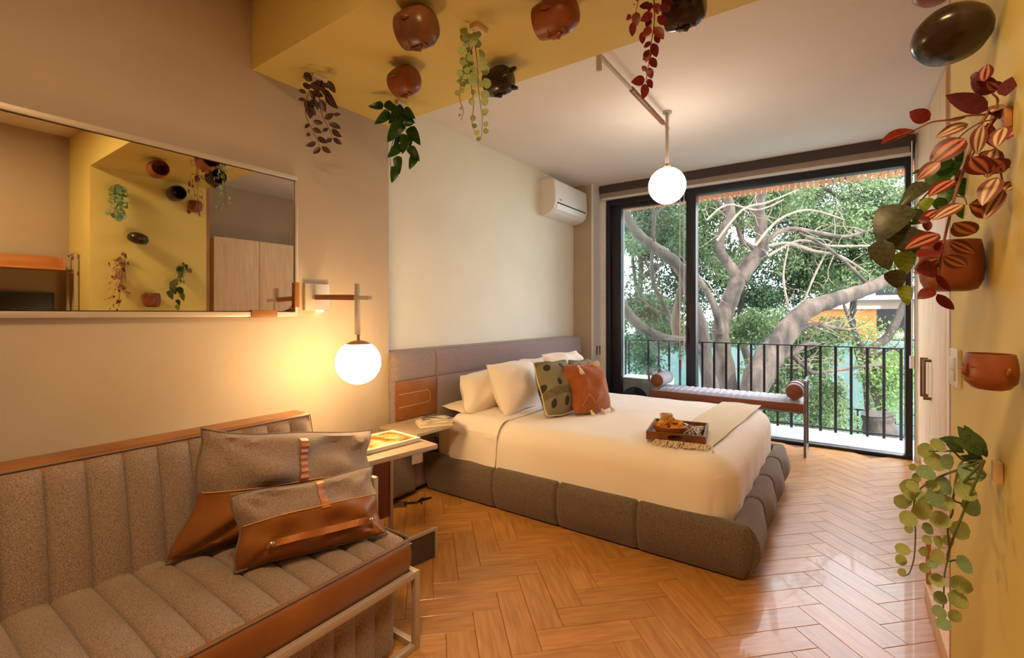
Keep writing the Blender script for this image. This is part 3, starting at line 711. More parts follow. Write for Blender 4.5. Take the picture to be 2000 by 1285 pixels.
# ---- throw, tray, bowl
th_ = thing('throw_blanket', (-.7, 3.4, .575), 'oat coloured fringed throw laid across the foot of the bed', 'blanket')
tz = .574
tA, tB, tC, tD = pZ(1410, 785, tz), pZ(1487, 793, tz), pZ(1392, 872, tz), pZ(1290, 860, tz)   # far-left, far-right, near-right, near-left
for q in (tA, tB): q.y = min(q.y, 4.17)
def tfn(u, v):
    q = (tD * (1 - u) + tC * u) * (1 - v) + (tA * (1 - u) + tB * u) * v
    zz = .570 + .004 * math.sin(u * 9 + v * 4) * math.sin(v * 15) + .003
    return (q.x, q.y, zz + .004 + (.004 if .02 < u < .98 else 0))
build('blanket', MB().grid(16, 40, tfn), 'throw', th_, smooth=True)
mb = MB(); rg = random.Random(3)
for k in range(64):
    u = k / 63; q = tD * (1 - u) + tC * u; q.z = .580; e = q + Vector((rg.uniform(-.03, .03), -rg.uniform(.06, .10), 0)); e.z = .571
    m_ = (q + e) / 2 + Vector((rg.uniform(-.015, .015), 0, .010)); mb.tube([q, m_, e], [.0035, .0045, .003], 5)
build('fringe', mb, 'throw', th_, kind='stuff')
a = pZ(1262, 858, .58); b = pZ(1372, 870, .58); ax = (b - a); ax.z = 0; L = .315; ax.normalize(); ay = Vector((-ax.y, ax.x, 0)); Wt = .36
TM = Matrix.Translation(a + Vector((0, 0, .001))) @ Matrix([[ax.x, ay.x, 0, 0], [ax.y, ay.y, 0, 0], [0, 0, 1, 0], [0, 0, 0, 1]])
tray = thing('serving_tray', TM @ Vector((L / 2, Wt / 2, 0)), 'brown wooden tray with a cut-out handle on the bed throw', 'tray')
build('tray_base', MB(TM).box(.004, L - .004, .004, Wt - .004, .0, .010), 'tray_wood', tray)
hh = .048
front = MB(TM)
def side(mb, x0, x1, y0, y1): mb.box(x0, x1, y0, y1, 0, hh)
for y in (0, Wt - .012):
    # long sides with an arched hand hole
    hx0, hx1 = L * .36, L * .66; mb = MB(TM); mb.box(0, hx0, y, y + .012, 0, hh).box(hx1, L, y, y + .012, 0, hh).box(hx0, hx1, y, y + .012, 0, .010).box(hx0, hx1, y, y + .012, .036, hh)
    mb.prism([(hx0, .010), (hx0 + .012, .010), (hx0, .024)], y, y + .012, 'y').prism([(hx0, .036), (hx0, .026), (hx0 + .02, .036)], y, y + .012, 'y').prism([(hx1, .036), (hx1 - .02, .036), (hx1, .026)], y, y + .012, 'y')
    build('tray_side', mb, 'tray_wood', tray)
build('tray_side', MB(TM).box(0, .012, .012, Wt - .012, 0, hh), 'tray_wood', tray); build('tray_side', MB(TM).box(L - .012, L, .012, Wt - .012, 0, hh), 'tray_wood', tray)
bc = TM @ Vector((.115, .12, .0115))
bowl = thing('snack_bowl', bc, 'wooden bowl full of golden crisps standing in the tray', 'bowl')
build('bowl', MB().lathe([(0, 0), (.045, 0), (.075, .016), (.092, .040), (.098, .058), (.092, .060), (.084, .040), (.06, .018), (0, .014)], 36, bc), 'bowl_wood', bowl, smooth=True)
mb = MB(); rg = random.Random(5)
for k in range(90):
    r0 = rg.uniform(0, .078); a_ = rg.uniform(0, 6.28); z = .050 + .03 * (1 - (r0 / .085) ** 2) * rg.uniform(.5, 1.25); q = bc + Vector((r0 * math.cos(a_), r0 * math.sin(a_), z))
    R = Matrix.Rotation(rg.uniform(0, 6), 3, Vector((rg.uniform(-1, 1), rg.uniform(-1, 1), rg.uniform(-1, 1))).normalized()); s_ = rg.uniform(.014, .024)
    P = [q + R @ Vector((s_ * math.cos(t), s_ * math.sin(t), .3 * s_ * math.cos(2 * t))) for t in (0, 1.05, 2.1, 3.14, 4.2, 5.24)]; c0 = mb.p(*(q - R @ Vector((0, 0, .15 * s_)))); I = [mb.p(*x) for x in P]
    for i in range(6): mb.f.append([I[i], I[(i + 1) % 6], c0])
o = build('crisps', mb, 'chips', None, kind='stuff', normals=False); tag(o, 'golden crisps heaped in the wooden bowl', 'crisps')
dc = bc + Vector((-.028, .030, .075))
dip = thing('dip_cup', dc, 'small cream ceramic dip cup sitting on the crisps', 'cup')
build('cup', MB().lathe([(0, 0), (.026, 0), (.034, .014), (.037, .036), (.034, .036), (.030, .020), (0, .016)], 24, dc), 'ceramic', dip, smooth=True)
for k, (x_, y_, r) in enumerate(((.045, .15, .2), (.10, .19, 1.0))):
    pass
nc = TM @ Vector((.235, .21, .0115))
nap = thing('woven_bundle', nc, 'bundle of black and cream woven strips in the tray beside the bowl', 'napkin')
mb = MB(); mb2 = MB(); rg = random.Random(8)
for k in range(46):
    t0 = TM @ Vector((rg.uniform(.155, .29), rg.uniform(.06, .12), 0)); t1 = TM @ Vector((rg.uniform(.165, .295), rg.uniform(.28, .33), 0)); z = .586 + .012 + rg.uniform(0, .022)
    m_ = (t0 + t1) / 2; t0.z = t1.z = z - .004; m_.z = z + rg.uniform(.002, .016); m_.x += rg.uniform(-.02, .02); (mb if k % 2 else mb2).tube([t0, m_, t1], [.003, .0045, .003], 5)
build('pale_strips', mb, 'wool_cream', nap, kind='stuff'); build('dark_strips', mb2, 'clay_brown', nap, kind='stuff')

# ================================================================ NIGHTSTAND SHELF + BOOKS
sh = thing('nightstand_shelf', (-2.35, 2.26, .53), 'floating grey shelf with pale metal edge beside the headboard', 'shelf')
build('shelf_top', MB().box(-2.515, -2.165, 2.065, 2.425, .536, .550), 'table_top', sh); 
build('metal_edge', MB().box(-2.165, -2.157, 2.057, 2.433, .530, .552).box(-2.515, -2.165, 2.057, 2.065, .530, .552).box(-2.515, -2.165, 2.425, 2.433, .530, .552), 'metal_champagne', sh, bevel=.001)
build('support_panel', MB().box(-2.50, -2.484, 2.10, 2.40, .43, .536), 'metal_champagne', sh)
def book(label, c, w, l, h_, rot, cover, grp, z, pages='paper'):
    T = Matrix.Translation((c.x, c.y, z)) @ Matrix.Rotation(rot, 4, 'Z')
    b = thing('book', (c.x, c.y, z), label, 'book', grp)
    build('pages', MB(T).box(-w / 2 + .003, w / 2 - .003, -l / 2 + .003, l / 2 - .003, .002, h_ - .002), pages, b)
    build('cover', MB(T).box(-w / 2, w / 2, -l / 2, l / 2, 0, .002).box(-w / 2, w / 2, -l / 2, l / 2, h_ - .002, h_).box(-w / 2, -w / 2 + .002, -l / 2, l / 2, 0, h_), cover, b)
yel = pbr('yellow_cover', (232, 186, 96), .6)
bc2 = pZ(848, 829, .552)
book('thick cream book at the bottom of the pair on the nightstand shelf', bc2, .15, .22, .024, -.55, 'paper', 'books on the nightstand shelf', .5525, 'paper')
book('thin book with a dark printed cover, topmost on the nightstand shelf', bc2 + Vector((.0, .015, 0)), .135, .20, .016, -.42, M['book_print'], 'books on the nightstand shelf', .577)

# ================================================================ C-SHAPED SIDE TABLE
A = pZ(855, 868, .6); Bp = pZ(700, 905, .6); Cp = pZ(765, 840, .6)
ux = (Cp - A); uy = (Bp - A); ux.z = uy.z = 0; ux.normalize(); uy = Vector((-ux.y, ux.x, 0)) * (1 if Vector((-ux.y, ux.x, 0)).dot(Bp - A) > 0 else -1); S = .45
CM = Matrix([[ux.x, uy.x, 0, A.x], [ux.y, uy.y, 0, A.y], [0, 0, 1, 0], [0, 0, 0, 1]])    # x: towards the wall, y: towards the camera
ct = thing('side_table', CM @ Vector((S / 2, S / 2, 0)), 'square side table with pale metal frame between sofa and bed', 'side table')
build('table_top', MB(CM).box(.006, S - .006, .006, S - .006, .584, .600), 'table_top', ct)
build('metal_edge', MB(CM).box(0, S, 0, .006, .578, .602).box(0, S, S - .006, S, .578, .602).box(0, .006, .006, S - .006, .578, .602).box(S - .006, S, .006, S - .006, .578, .602), 'metal_champagne', ct, bevel=.001)
for (x, y) in ((S - .03, .006), (S - .03, S - .03)): build('leg', MB(CM).box(x, x + .022, y, y + .022, .0, .578), 'metal_champagne', ct, bevel=.002)
build('back_panel', MB(CM).box(S - .026, S - .014, .03, S - .03, .10, .578), 'leather_dk', ct, label='brown leather back panel')
build('foot_frame', MB(CM).box(0, .016, 0, .016, 0, .16).box(0, .016, .016, S, .144, .16).box(0, .016, S - .016, S, 0, .144).box(.016, S - .03, 0, .016, 0, .016).box(.016, S - .03, S - .016, S, 0, .016), 'metal_champagne', ct, bevel=.001)
build('foot_panel', MB(CM).box(.004, .010, .016, S - .016, .006, .144), pbr('dark_mesh_panel', (74, 62, 52), .7), ct)
build('name_plate', MB(CM).box(-.003, .0, .10, .165, .53, .577), 'metal_champagne', ct)
mg = CM @ Vector((.235, .20, 0)); rz = math.atan2(uy.y, uy.x) - PI / 2
T = Matrix.Translation((mg.x, mg.y, .602)) @ Matrix.Rotation(rz + .06, 4, 'Z')
mag = thing('magazine', (mg.x, mg.y, .602), 'white bordered magazine with an orange and grey cover on the side table', 'magazine')
build('pages', MB(T).box(-.125, .125, -.165, .165, 0, .018), 'paper', mag)
build('cover', MB(T).box(-.127, .127, -.167, .167, .018, .020), 'paper', mag)
build('cover_picture', MB(T).box(-.108, .108, -.140, .140, .0201, .0205), 'magazine_print', mag)

# ================================================================ SOFA
sofa = thing('sofa', (-1.8, .35, 0), 'long channel tufted sofa in brown tweed and tan leather below the mirror', 'sofa')
SY1, SY0, SXf, SXb = 1.285, -.75, -1.375, -1.965
zs0, zs1 = .300, .425
n_ch = int((SY1 - SY0) / .098)
def seat_fn(u, v):   # u along Y, v along X (0 = front)
    y = SY0 + (SY1 - SY0) * u; x = SXf + (SXb - .04 - SXf) * v
    ch = abs(math.sin(PI * u * n_ch)) ** .45
    e = min(1, v / .04, (1 - u) * (SY1 - SY0) / .03); e = math.sqrt(max(0, 1 - (1 - e) ** 2))
    return (x, y, zs1 - .024 + .024 * ch * e + .012 * e * math.sin(PI * min(v, .9)))
CT = [0, .025, .07, .16, .32, .5, .68, .84, .93, .975]
def chan(u, n):
    k = round(u * n * 10); return (k // 10 + CT[k % 10]) / n
build('seat_cushion', MB().grid(n_ch * 10, 14, lambda u, v: seat_fn(chan(u, n_ch), v)), 'tweed', sofa, smooth=True)
lb = MB()
sec = [(0, zs0), (.006, zs0 + .02), (.010, (zs0 + zs1) / 2), (.006, zs1 - .03), (0, zs1 - .010), (-.012, zs1 - .004)]
pathL = [(SXf, SY0, 1, 0), (SXf, SY1 - .03, 1, 0), (SXf - .009, SY1 - .009, .7, .7), (SXf - .03, SY1, 0, 1), (SXb, SY1, 0, 1)]
idx = [[lb.p(x + nx * o, y + ny * o, z) for o, z in sec] for x, y, nx, ny in pathL]
for a_, b_ in zip(idx, idx[1:]):
    for j in range(len(sec) - 1): lb.f.append([a_[j], b_[j], b_[j + 1], a_[j + 1]])
build('leather_border', lb, 'leather', sofa, smooth=True, label='tan leather seat border')
build('seat_base', MB().box(SXb, SXf - .012, SY0, SY1 - .012, zs0 - .002, zs1 - .03), 'leather', sofa)
build('piping', MB().tube([(SXf + .001, SY0, zs1 - .006), (SXf + .001, SY1 - .03, zs1 - .006), (SXf - .009, SY1 - .007, zs1 - .006), (SXf - .03, SY1 + .001, zs1 - .006), (SXb, SY1 + .001, zs1 - .006)], .0035, 6), 'piping', sofa, smooth=True)
bz1 = .815; bxb, bxt = -1.965, -2.06     # lean
def back_fn(u, v):
    y = SY0 + (SY1 - SY0) * u; z = zs1 - .03 + (bz1 - zs1 + .03) * v; x = bxb + (bxt - bxb) * v
    ch = abs(math.sin(PI * u * n_ch)) ** .45; e = min(1, (1 - v) / .05, (1 - u) * (SY1 - SY0) / .03); e = math.sqrt(max(0, 1 - (1 - e) ** 2))
    return (x - .024 + .024 * ch * e + .012 * e * math.sin(PI * v), y, z)
build('backrest', MB().grid(n_ch * 10, 14, lambda u, v: back_fn(chan(u, n_ch), v)), 'tweed', sofa, smooth=True)
build('backrest_border', MB().prism([(bxt - .018, bz1 - .004), (bxt - .03, bz1 + .010), (-2.20, bz1 + .012), (-2.215, bz1 - .01), (-2.19, .30), (-1.99, .30)], SY0, SY1 + .004, 'y'), 'leather', sofa, bevel=.008, label='tan leather top and side of the backrest')
build('piping', MB().tube([(bxt - .016, SY0, bz1 + .002), (bxt - .016, SY1 + .002, bz1 + .002), (bxb - .016, SY1 + .004, zs1)], .0035, 6), 'piping', sofa, smooth=True)
fw = .024; fx = -1.346
for y in (SY1 + .012, ):
    build('leg', MB().box(fx - fw, fx, y - fw, y, 0, .302), 'metal_champagne', sofa, bevel=.002); build('leg', MB().box(-2.19, -2.19 + fw, y - fw, y, 0, .302), 'metal_champagne', sofa, bevel=.002)
y = SY1 + .012
build('base_frame', MB().box(fx - fw, fx, SY0, y - fw, .278, .302).box(fx - fw, fx, SY0, y - fw, .0, .024).box(-2.19 + fw, fx - fw, y - fw, y, .278, .302).box(-2.19 + fw, fx - fw, y - fw, y, 0, .024), 'metal_champagne', sofa, bevel=.002)
n2 = int((SY1 - .06 - SY0) / .085)
build('base_panel', MB().grid(n2 * 8, 4, lambda u, v: (-1.405 + .012 * abs(math.sin(PI * u * n2)) ** .5, SY0 + (SY1 - .07 - SY0) * u, .026 + .26 * v)), 'tweed', sofa, smooth=True)
build('base_box', MB().box(-2.15, -1.41, SY0, SY1 - .075, .026, .297), 'tweed', sofa)
build('arm_frame', MB().box(-1.645, -1.62, SY1 + .012, SY1 + .034, .28, .604).box(-2.15, -1.645, SY1 + .012, SY1 + .034, .58, .604), 'metal_champagne', sofa, bevel=.002)

# sofa cushions
cb = build('power_cable', MB().tube([(-2.44, 2.20, .008), (-2.38, 2.27, .008), (-2.40, 2.33, .008), (-2.36, 2.38, .008), (-2.38, 2.30, .008), (-2.34, 2.27, .008)], .007, 6), 'plastic_dark', None, smooth=True); rebase(cb, (-2.33, 2.30, 0)); tag(cb, 'short black cable lying on the floor under the headboard base', 'cable')
def strap(pos, nn, u, v0, v1, w, mat, root, name='strap', off=.004, n=14, wav=0):
    mb = MB(); idx = []
    for k in range(n + 1):
        v = v0 + (v1 - v0) * k / n; o = off + wav * abs(math.sin(k * PI / 2))
        idx.append([mb.p(*(pos(u - w / 2, v, 1) + nn * .0005)), mb.p(*(pos(u - w / 2, v, 1) + nn * o)), mb.p(*(pos(u + w / 2, v, 1) + nn * o)), mb.p(*(pos(u + w / 2, v, 1) + nn * .0005))])
    for a_, b_ in zip(idx, idx[1:]):
        for j in range(3): mb.f.append([a_[j], a_[j + 1], b_[j + 1], b_[j]])
    mb.f.append(idx[0]); mb.f.append(idx[-1][::-1])
    return build(name, mb, mat, root)
def seamline(pos, nn, v, root, u0=0.02, u1=.98, off=.002, n=40, mat='stitch'):
    mb = MB()
    mb.tube([pos(u0 + (u1 - u0) * k / n, v, 1) + nn * off for k in range(n + 1)], .0018, 4); return build('stitching', mb, mat, root)
c1 = [pX(388, 836, -1.86), pX(724, 838, -1.90), pX(742, 985, -1.74), pZ(318, 1102, .437)]
root, pos, nn = pillow('tweed_cushion', c1, .26, 'tweed', 'large cushion, tweed above tan leather, leaning on the sofa back', 'cushion', 'tweed and leather sofa cushions', seed=11, wr=.032, cb=.012, ctp=.0, piping='piping', split=.50, mat2='leather', nu=44, pinch=.11)
strap(pos, nn, .475, .50, .93, .045, 'leather_light', root, wav=.006); seamline(pos, nn, .5, root)
c2 = [pX(447, 968, -1.66), pX(727, 910, -1.66), pZ(758, 1046, .437), pZ(452, 1122, .437)]
root, pos, nn = pillow('tweed_cushion', c2, .19, 'tweed', 'small lumbar cushion with a riveted leather handle, in front of the large one', 'cushion', 'tweed and leather sofa cushions', seed=12, wr=.020, cb=.012, ctp=.0, piping='piping', split=.56, mat2='leather', nu=44, pinch=.09)
strap(pos, nn, .52, .52, .98, .05, 'leather_light', root); seamline(pos, nn, .56, root)
mb = MB(); idx = []
for k in range(25):
    t = k / 24; u = .16 + .70 * t; v = .235 + .0 * t; o = .020 + .010 * math.sin(PI * t) - (.006 if k in (0, 24) else 0)
    idx.append([mb.p(*(pos(u, v - .045, 1) + nn * (o - .004))), mb.p(*(pos(u, v - .045, 1) + nn * o)), mb.p(*(pos(u, v + .045, 1) + nn * o)), mb.p(*(pos(u, v + .045, 1) + nn * (o - .004)))])
for a_, b_ in zip(idx, idx[1:]):
    for j in range(4): mb.f.append([a_[j], a_[(j + 1) % 4], b_[(j + 1) % 4], b_[j]])
mb.f.append(idx[0]); mb.f.append(idx[-1][::-1])
hd = build('handle', mb, 'leather_light', root, label='riveted tan leather handle')
for u in (.18, .84):
    q = pos(u, .235, 1) + nn * .024; zq = nn; R = zq.to_track_quat('Z', 'Y').to_matrix().to_4x4(); T = Matrix.Translation(q) @ R
    build('rivet', MB(T).lathe([(0, .004), (.006, .003), (.009, 0), (.009, -.003)], 14), 'chrome', hd, smooth=True)

# ================================================================ BENCH by the window
bn = thing('bench', (-.97, 5.19, 0), 'slim daybed bench with leather rail and round bolsters by the window', 'bench')
bx0, bx1_, b0, b1 = -1.71, -.262, 4.99, 5.385
for x in (bx0, bx1_ - .02):
    for y in (b0, b1 - .02): build('leg', MB().box(x, x + .02, y, y + .02, 0, .405), 'bench_metal', bn, bevel=.001)
    build('end_frame', MB().box(x, x + .02, b0, b0 + .02, .405, .69).box(x, x + .02, b1 - .02, b1, .405, .69).box(x, x + .02, b0 + .02, b1 - .02, .67, .69), 'bench_metal', bn, bevel=.001)
    build('stretcher', MB().box(x, x + .02, b0 + .02, b1 - .02, .03, .05), 'bench_metal', bn, bevel=.001)
build('seat_rail', MB().box(bx0 + .02, bx1_ - .02, b0, b1, .392, .408), 'bench_metal', bn)
build('leather_rail', MB().box(bx0 + .022, bx1_ - .022, b0 + .004, b1 - .004, .408, .478), 'leather_dk', bn, bevel=.006, label='brown leather seat edge')
nb = 22
build('seat_pad', MB().grid(nb * 8, 10, lambda u, v: (bx0 + .03 + (bx1_ - bx0 - .06) * u, b0 + .01 + (b1 - b0 - .02) * v, .476 + (.030 * min(1, v / .06, (1 - v) / .06, u / .02, (1 - u) / .02) ** .5) * (.7 + .3 * abs(math.sin(PI * u * nb)) ** .5))), 'bench_fabric', bn, smooth=True)
for k, x in enumerate((bx0 + .095, bx1_ - .095)):
    bs = build('bolster', MB().lathe([(0, 0), (.066, 0), (.072, .008), (.072, b1 - b0 - .048), (.066, b1 - b0 - .04), (0, b1 - b0 - .04)], 28), 'bench_fabric', None, smooth=True)
    bs.data.transform(Matrix.Translation((x - 0, b0 + .012, .585)) @ Matrix.Rotation(-PI / 2, 4, 'X')); bs.data.transform(Matrix.Translation(-origin(bn))); bs.parent = bn; ORI[bs.name] = origin(bn)
    e = build('bolster_end', MB().lathe([(0, -.006), (.060, -.006), (.067, 0), (.067, .004), (0, .004)], 28), 'leather_dk', None, smooth=True, label='brown leather bolster end')
    e.data.transform(Matrix.Translation((x, b0 + .010, .585)) @ Matrix.Rotation(-PI / 2, 4, 'X')); e.data.transform(Matrix.Translation(-origin(bn))); e.parent = bs; ORI[e.name] = origin(bn)
for y in (b0 + .10, b1 - .12):
    ring = [(bx1_ - .095 + .076 * math.cos(a_), y, .585 + .076 * math.sin(a_)) for a_ in [k * 2 * PI / 20 for k in range(21)]]
    build('strap', MB().tube(ring, .005, 6), 'leather_dk', bn, smooth=True)

# ================================================================ TV SHELF UNIT (seen in the mirror)
un = thing('tv_shelf_unit', (.62, .6, 0), 'metal framed unit with an orange wooden top shelf, reflected in the mirror', 'shelf')
for y in (1.225, -.6):
    build('frame_post', MB().box(.60, .625, y, y + .02, 0, 1.86).box(.85, .875, y, y + .02, 0, 1.86).box(.625, .85, y, y + .02, 1.84, 1.86).box(.625, .85, y, y + .02, 1.69, 1.705), 'metal_champagne', un, bevel=.001)
sw_ = pbr('honey_oak', (176, 116, 58), .5, c2=(192, 132, 70), scale=5, stretch=(5, .6, 5))
build('shelf_tray', MB().box(.62, .875, -.58, 1.17, 1.69, 1.705).box(.86, .875, -.58, 1.17, 1.705, 1.825).box(.62, .86, 1.155, 1.17, 1.705, 1.80).box(.62, .86, -.58, -.565, 1.705, 1.80), sw_, un)
build('shelf_board', MB().box(.60, .875, -.58, 1.225, .70, .73), sw_, un)
tv = thing('television', (.72, .45, .73), 'black flat television reflected at the lower left of the mirror', 'television')
build('bezel', MB().box(.80, .835, -.28, 1.13, .77, 1.49), 'plastic_dark', tv, bevel=.004)
build('screen', MB().box(.797, .801, -.265, 1.115, .785, 1.475), 'screen', tv)
build('stand', MB().box(.72, .88, .1, .75, .73, .742).box(.81, .83, .35, .5, .742, .78), 'plastic_dark', tv)
# ================================================================ CLAY POTS on the yellow arch
def headpot(label, P, h_, w_, mat, hang='wall', face=True, squash=1.0, taper=.82, closed=False, yaw=0, roll=0, bumps=0, grp='clay pots fixed to the yellow arch', name='clay_pot', sc=1):
    """local: z up (opening), -x = face, +x = back on the wall"""
    R0 = w_ / 2
    prof_o = [(0, 0), (R0 * taper * .6, 0), (R0 * taper * .86, h_ * .04), (R0 * .95, h_ * .22), (R0, h_ * .45), (R0 * .985, h_ * .68), (R0 * (.93), h_ * .88), (R0 * .88, h_)] if not closed else [(0, 0), (R0 * .45, .006 * 1), (R0 * .8, h_ * .15), (R0 * .97, h_ * .36), (R0, h_ * .5), (R0 * .95, h_ * .68), (R0 * .78, h_ * .86), (R0 * .45, h_ * .97), (0, h_)]
    if not closed: prof = prof_o + [(R0 * .80, h_), (R0 * .86, h_ * .7), (R0 * .86, h_ * .3), (R0 * .5, h_ * .09), (0, h_ * .08)]
    else: prof = prof_o
    def sq(q): return Vector((q.x * squash, q.y, q.z))
    C = Matrix.Translation((0, 0, -h_ / 2)); 
    Rm = Matrix.Identity(4) if hang == 'wall' else Matrix.Rotation(-PI / 2, 4, 'Y')
    T = Matrix.Translation(P) @ Matrix.Rotation(yaw, 4, 'Z') @ Rm @ Matrix.Rotation(roll, 4, 'X') @ C
    t = thing(name, P, label, 'pot', grp)
    pm_ = MB(T); pm_.lathe(prof, 32, (0, 0, 0), sq); build('pot_body', pm_, mat, t, smooth=True)
    if face:
        fx_ = -R0 * squash
        f = MB(T); f.tube([(fx_ * .97, 0, h_ * .74), (fx_ * 1.05, 0, h_ * .58), (fx_ * 1.10, 0, h_ * .47), (fx_ * .97, 0, h_ * .40)], [h_ * .04, h_ * .06, h_ * .085, h_ * .06], 10)
        build('nose', f, mat, t, smooth=True)
        f = MB(T); yy = R0 * .26
        for s in (-1, 1):
            f.tube([(fx_ * .93, s * yy * .5, h_ * .64), (fx_ * .97, s * yy, h_ * .67), (fx_ * .85, s * yy * 1.8, h_ * .63)], [h_ * .02, h_ * .035, h_ * .02], 8)
        build('brows', f, mat, t, smooth=True)
        f = MB(T)
        for dz in (-.025, .025): f.tube([(fx_ * .9, -yy * 1.1, h_ * (.27 + dz * .2)), (fx_ * 1.02, -yy * .4, h_ * (.27 + dz)), (fx_ * 1.03, yy * .4, h_ * (.27 + dz)), (fx_ * .9, yy * 1.1, h_ * (.27 + dz * .2))], [h_ * .012, h_ * .03, h_ * .03, h_ * .012], 8)
        build('lips', f, mat, t, smooth=True)
        for s in (-1, 1):
            f = MB(T); f.tube([(0, s * R0 * .96, h_ * .40), (-R0 * .04, s * R0 * 1.10, h_ * .50), (R0 * .04, s * R0 * 1.10, h_ * .62), (R0 * .05, s * R0 * .95, h_ * .66)], [h_ * .02, h_ * .055, h_ * .06, h_ * .02], 8)
            build('ear', f, mat, t, smooth=True)
    if bumps:
        for k in range(bumps):
            a_ = k * 2 * PI / bumps + .4; f = MB(T); f.tube([(R0 * .7 * squash * math.cos(a_), R0 * .7 * math.sin(a_), h_ * .04), (R0 * .82 * squash * math.cos(a_), R0 * .82 * math.sin(a_), -h_ * .13)], [h_ * .10, h_ * .06], 8)
            build('foot', f, mat, t, smooth=True)
    return t
def sof(u, v, z=2.515): return pZ(u, v, z)
headpot('brown clay head pot under the yellow soffit, nearest the camera on its left', sof(817, 54), .155, .165, 'clay_brown', 'soffit', yaw=.2)
headpot('smaller red clay pot under the soffit between the ivy and the brown head pot', sof(792, 158), .14, .150, 'terracotta', 'soffit', face=True)
headpot('glossy black clay pot with stub feet behind the hanging silver dollar plant', sof(976, 158), .14, .145, 'clay_black', 'soffit', bumps=3)
headpot('orange brown clay face pot at the top centre under the yellow soffit', sof(1088, 32), .17, .150, 'terracotta', 'soffit')
headpot('black clay face pot partly hidden behind the red leaved plant', sof(1338, 16), .15, .150, 'clay_black', 'soffit', bumps=0)
headpot('terracotta pot under the soffit, seen only at the top of the mirror', Vector((-.38, 1.54, 2.515)), .14, .15, 'terracotta', 'soffit', face=False)
headpot('black clay pot high in the corner of the arch, seen only in the mirror', Vector((.18, 1.87, 2.46)), .16, .15, 'clay_black', 'soffit', face=False)
# wall pots
headpot('large burnished black clay pot high on the yellow wall', Vector((.222, 1.585, 1.992)), .105, .165, 'clay_black', 'wall', face=False, squash=.95, closed=True, roll=-.25)
headpot('pale clay pot cut off by the top edge of the photo above the black pot', pD(1826, -28, 1.55), .11, .12, 'terracotta', 'wall', face=False, taper=.7)
headpot('terracotta pot on the yellow wall behind the striped leaves', Vector((.238, 1.70, 1.425)), .132, .133, 'terracotta', 'wall', face=False, taper=.92)
headpot('small orange clay face pot on the yellow wall above the lower plant', Vector((.255, 1.385, 1.178)), .075, .096, 'terracotta', 'wall', face=True, taper=.8, yaw=.35, squash=.85)

# ================================================================ LEAF MESHES
def leaf_mesh(name, wf, mat, nx=7, ny=4, fold=.25, droop=.18, wavy=0):
    key = name
    if key in bpy.data.meshes: return bpy.data.meshes[key]
    vs_, fs, uv = [], [], []
    for i in range(nx + 1):
        x = i / nx; w = wf(x)
        for j in range(ny + 1):
            t_ = 2 * j / ny - 1; y = t_ * w; vs_.append((x, y, fold * abs(y) - droop * x * x + wavy * math.sin(x * 18) * abs(t_) * .05)); uv.append((x, abs(t_)))
    for i in range(nx):
        for j in range(ny):
            a_ = i * (ny + 1) + j; fs.append((a_, a_ + ny + 1, a_ + ny + 2, a_ + 1))
    me = bpy.data.meshes.new(key); me.from_pydata(vs_, [], fs); ul = me.uv_layers.new(name='UVMap')
    for p in me.polygons:
        for li in p.loop_indices: ul.data[li].uv = uv[me.loops[li].vertex_index]
    me.polygons.foreach_set('use_smooth', [True] * len(me.polygons)); me.materials.append(M[mat]); return me
w_l = lambda x: .20 * max(0, math.sin(PI * x ** .85)) ** .75 + .004
w_r = lambda x: .46 * math.sqrt(max(0, 1 - (2 * x - 1) ** 2)) + .003
w_h = lambda x: (.30 * (max(0, math.sin(PI * min(1, x * .5 + .20) )) ** 1.0) * (1 - x) ** .62 * 1.25 if x < 1 else 0) * (min(1, x / .06 + .35)) + .002
w_n = lambda x: .13 * max(0, math.sin(PI * x)) ** .8 + .004
def LM(kind, mat): 
    f = {'lance': (w_l, .25, .18), 'round': (w_r, .12, .10), 'heart': (w_h, .22, .25), 'narrow': (w_n, .3, .2)}[kind]
    return leaf_mesh('leaf_%s_%s' % (kind, mat), f[0], mat, fold=f[1], droop=f[2], ny=6 if kind == 'lance' and mat.startswith('trad') else 4)
rl = random.Random(21)
CAMP = Vector((0, 0, H))
def add_leaf(root, me, base, tip, tilt=.5, wid=1.0, up=None):
    d = tip - base; L = d.length
    if L < 1e-4: return
    x = d / L; n = (CAMP - (base + tip) / 2).normalized() if up is None else Vector(up)
    n = n + Vector((rl.uniform(-1, 1), rl.uniform(-1, 1), rl.uniform(-1, 1))) * tilt
    z = (n - x * n.dot(x)).normalized(); y = z.cross(x)
    R = Matrix([[x.x, y.x, z.x, 0], [x.y, y.y, z.y, 0], [x.z, y.z, z.z, 0], [0, 0, 0, 1]])
    o = bpy.data.objects.new('leaf', me); COL.objects.link(o); o.parent = root
    o.matrix_basis = Matrix.Translation(base - origin(root)) @ R @ Matrix.Diagonal((L, L * wid, L, 1)); return o
def add_stem(root, pts, r=.003, mat='stem_green'):
    # smooth the polyline
    P = [Vector(p) for p in pts]; out = []
    for i in range(len(P) - 1):
        p0, p1, p2, p3 = P[max(i - 1, 0)], P[i], P[i + 1], P[min(i + 2, len(P) - 1)]
        for k in range(4):
            t_ = k / 4; out.append(.5 * ((2 * p1) + (p2 - p0) * t_ + (2 * p0 - 5 * p1 + 4 * p2 - p3) * t_ * t_ + (3 * p1 - p0 - 3 * p2 + p3) * t_ ** 3))
    out.append(P[-1]); build('stem', MB().tube(out, [r * (1 - .5 * i / len(out)) for i in range(len(out))], 6), mat, root, smooth=True); return out
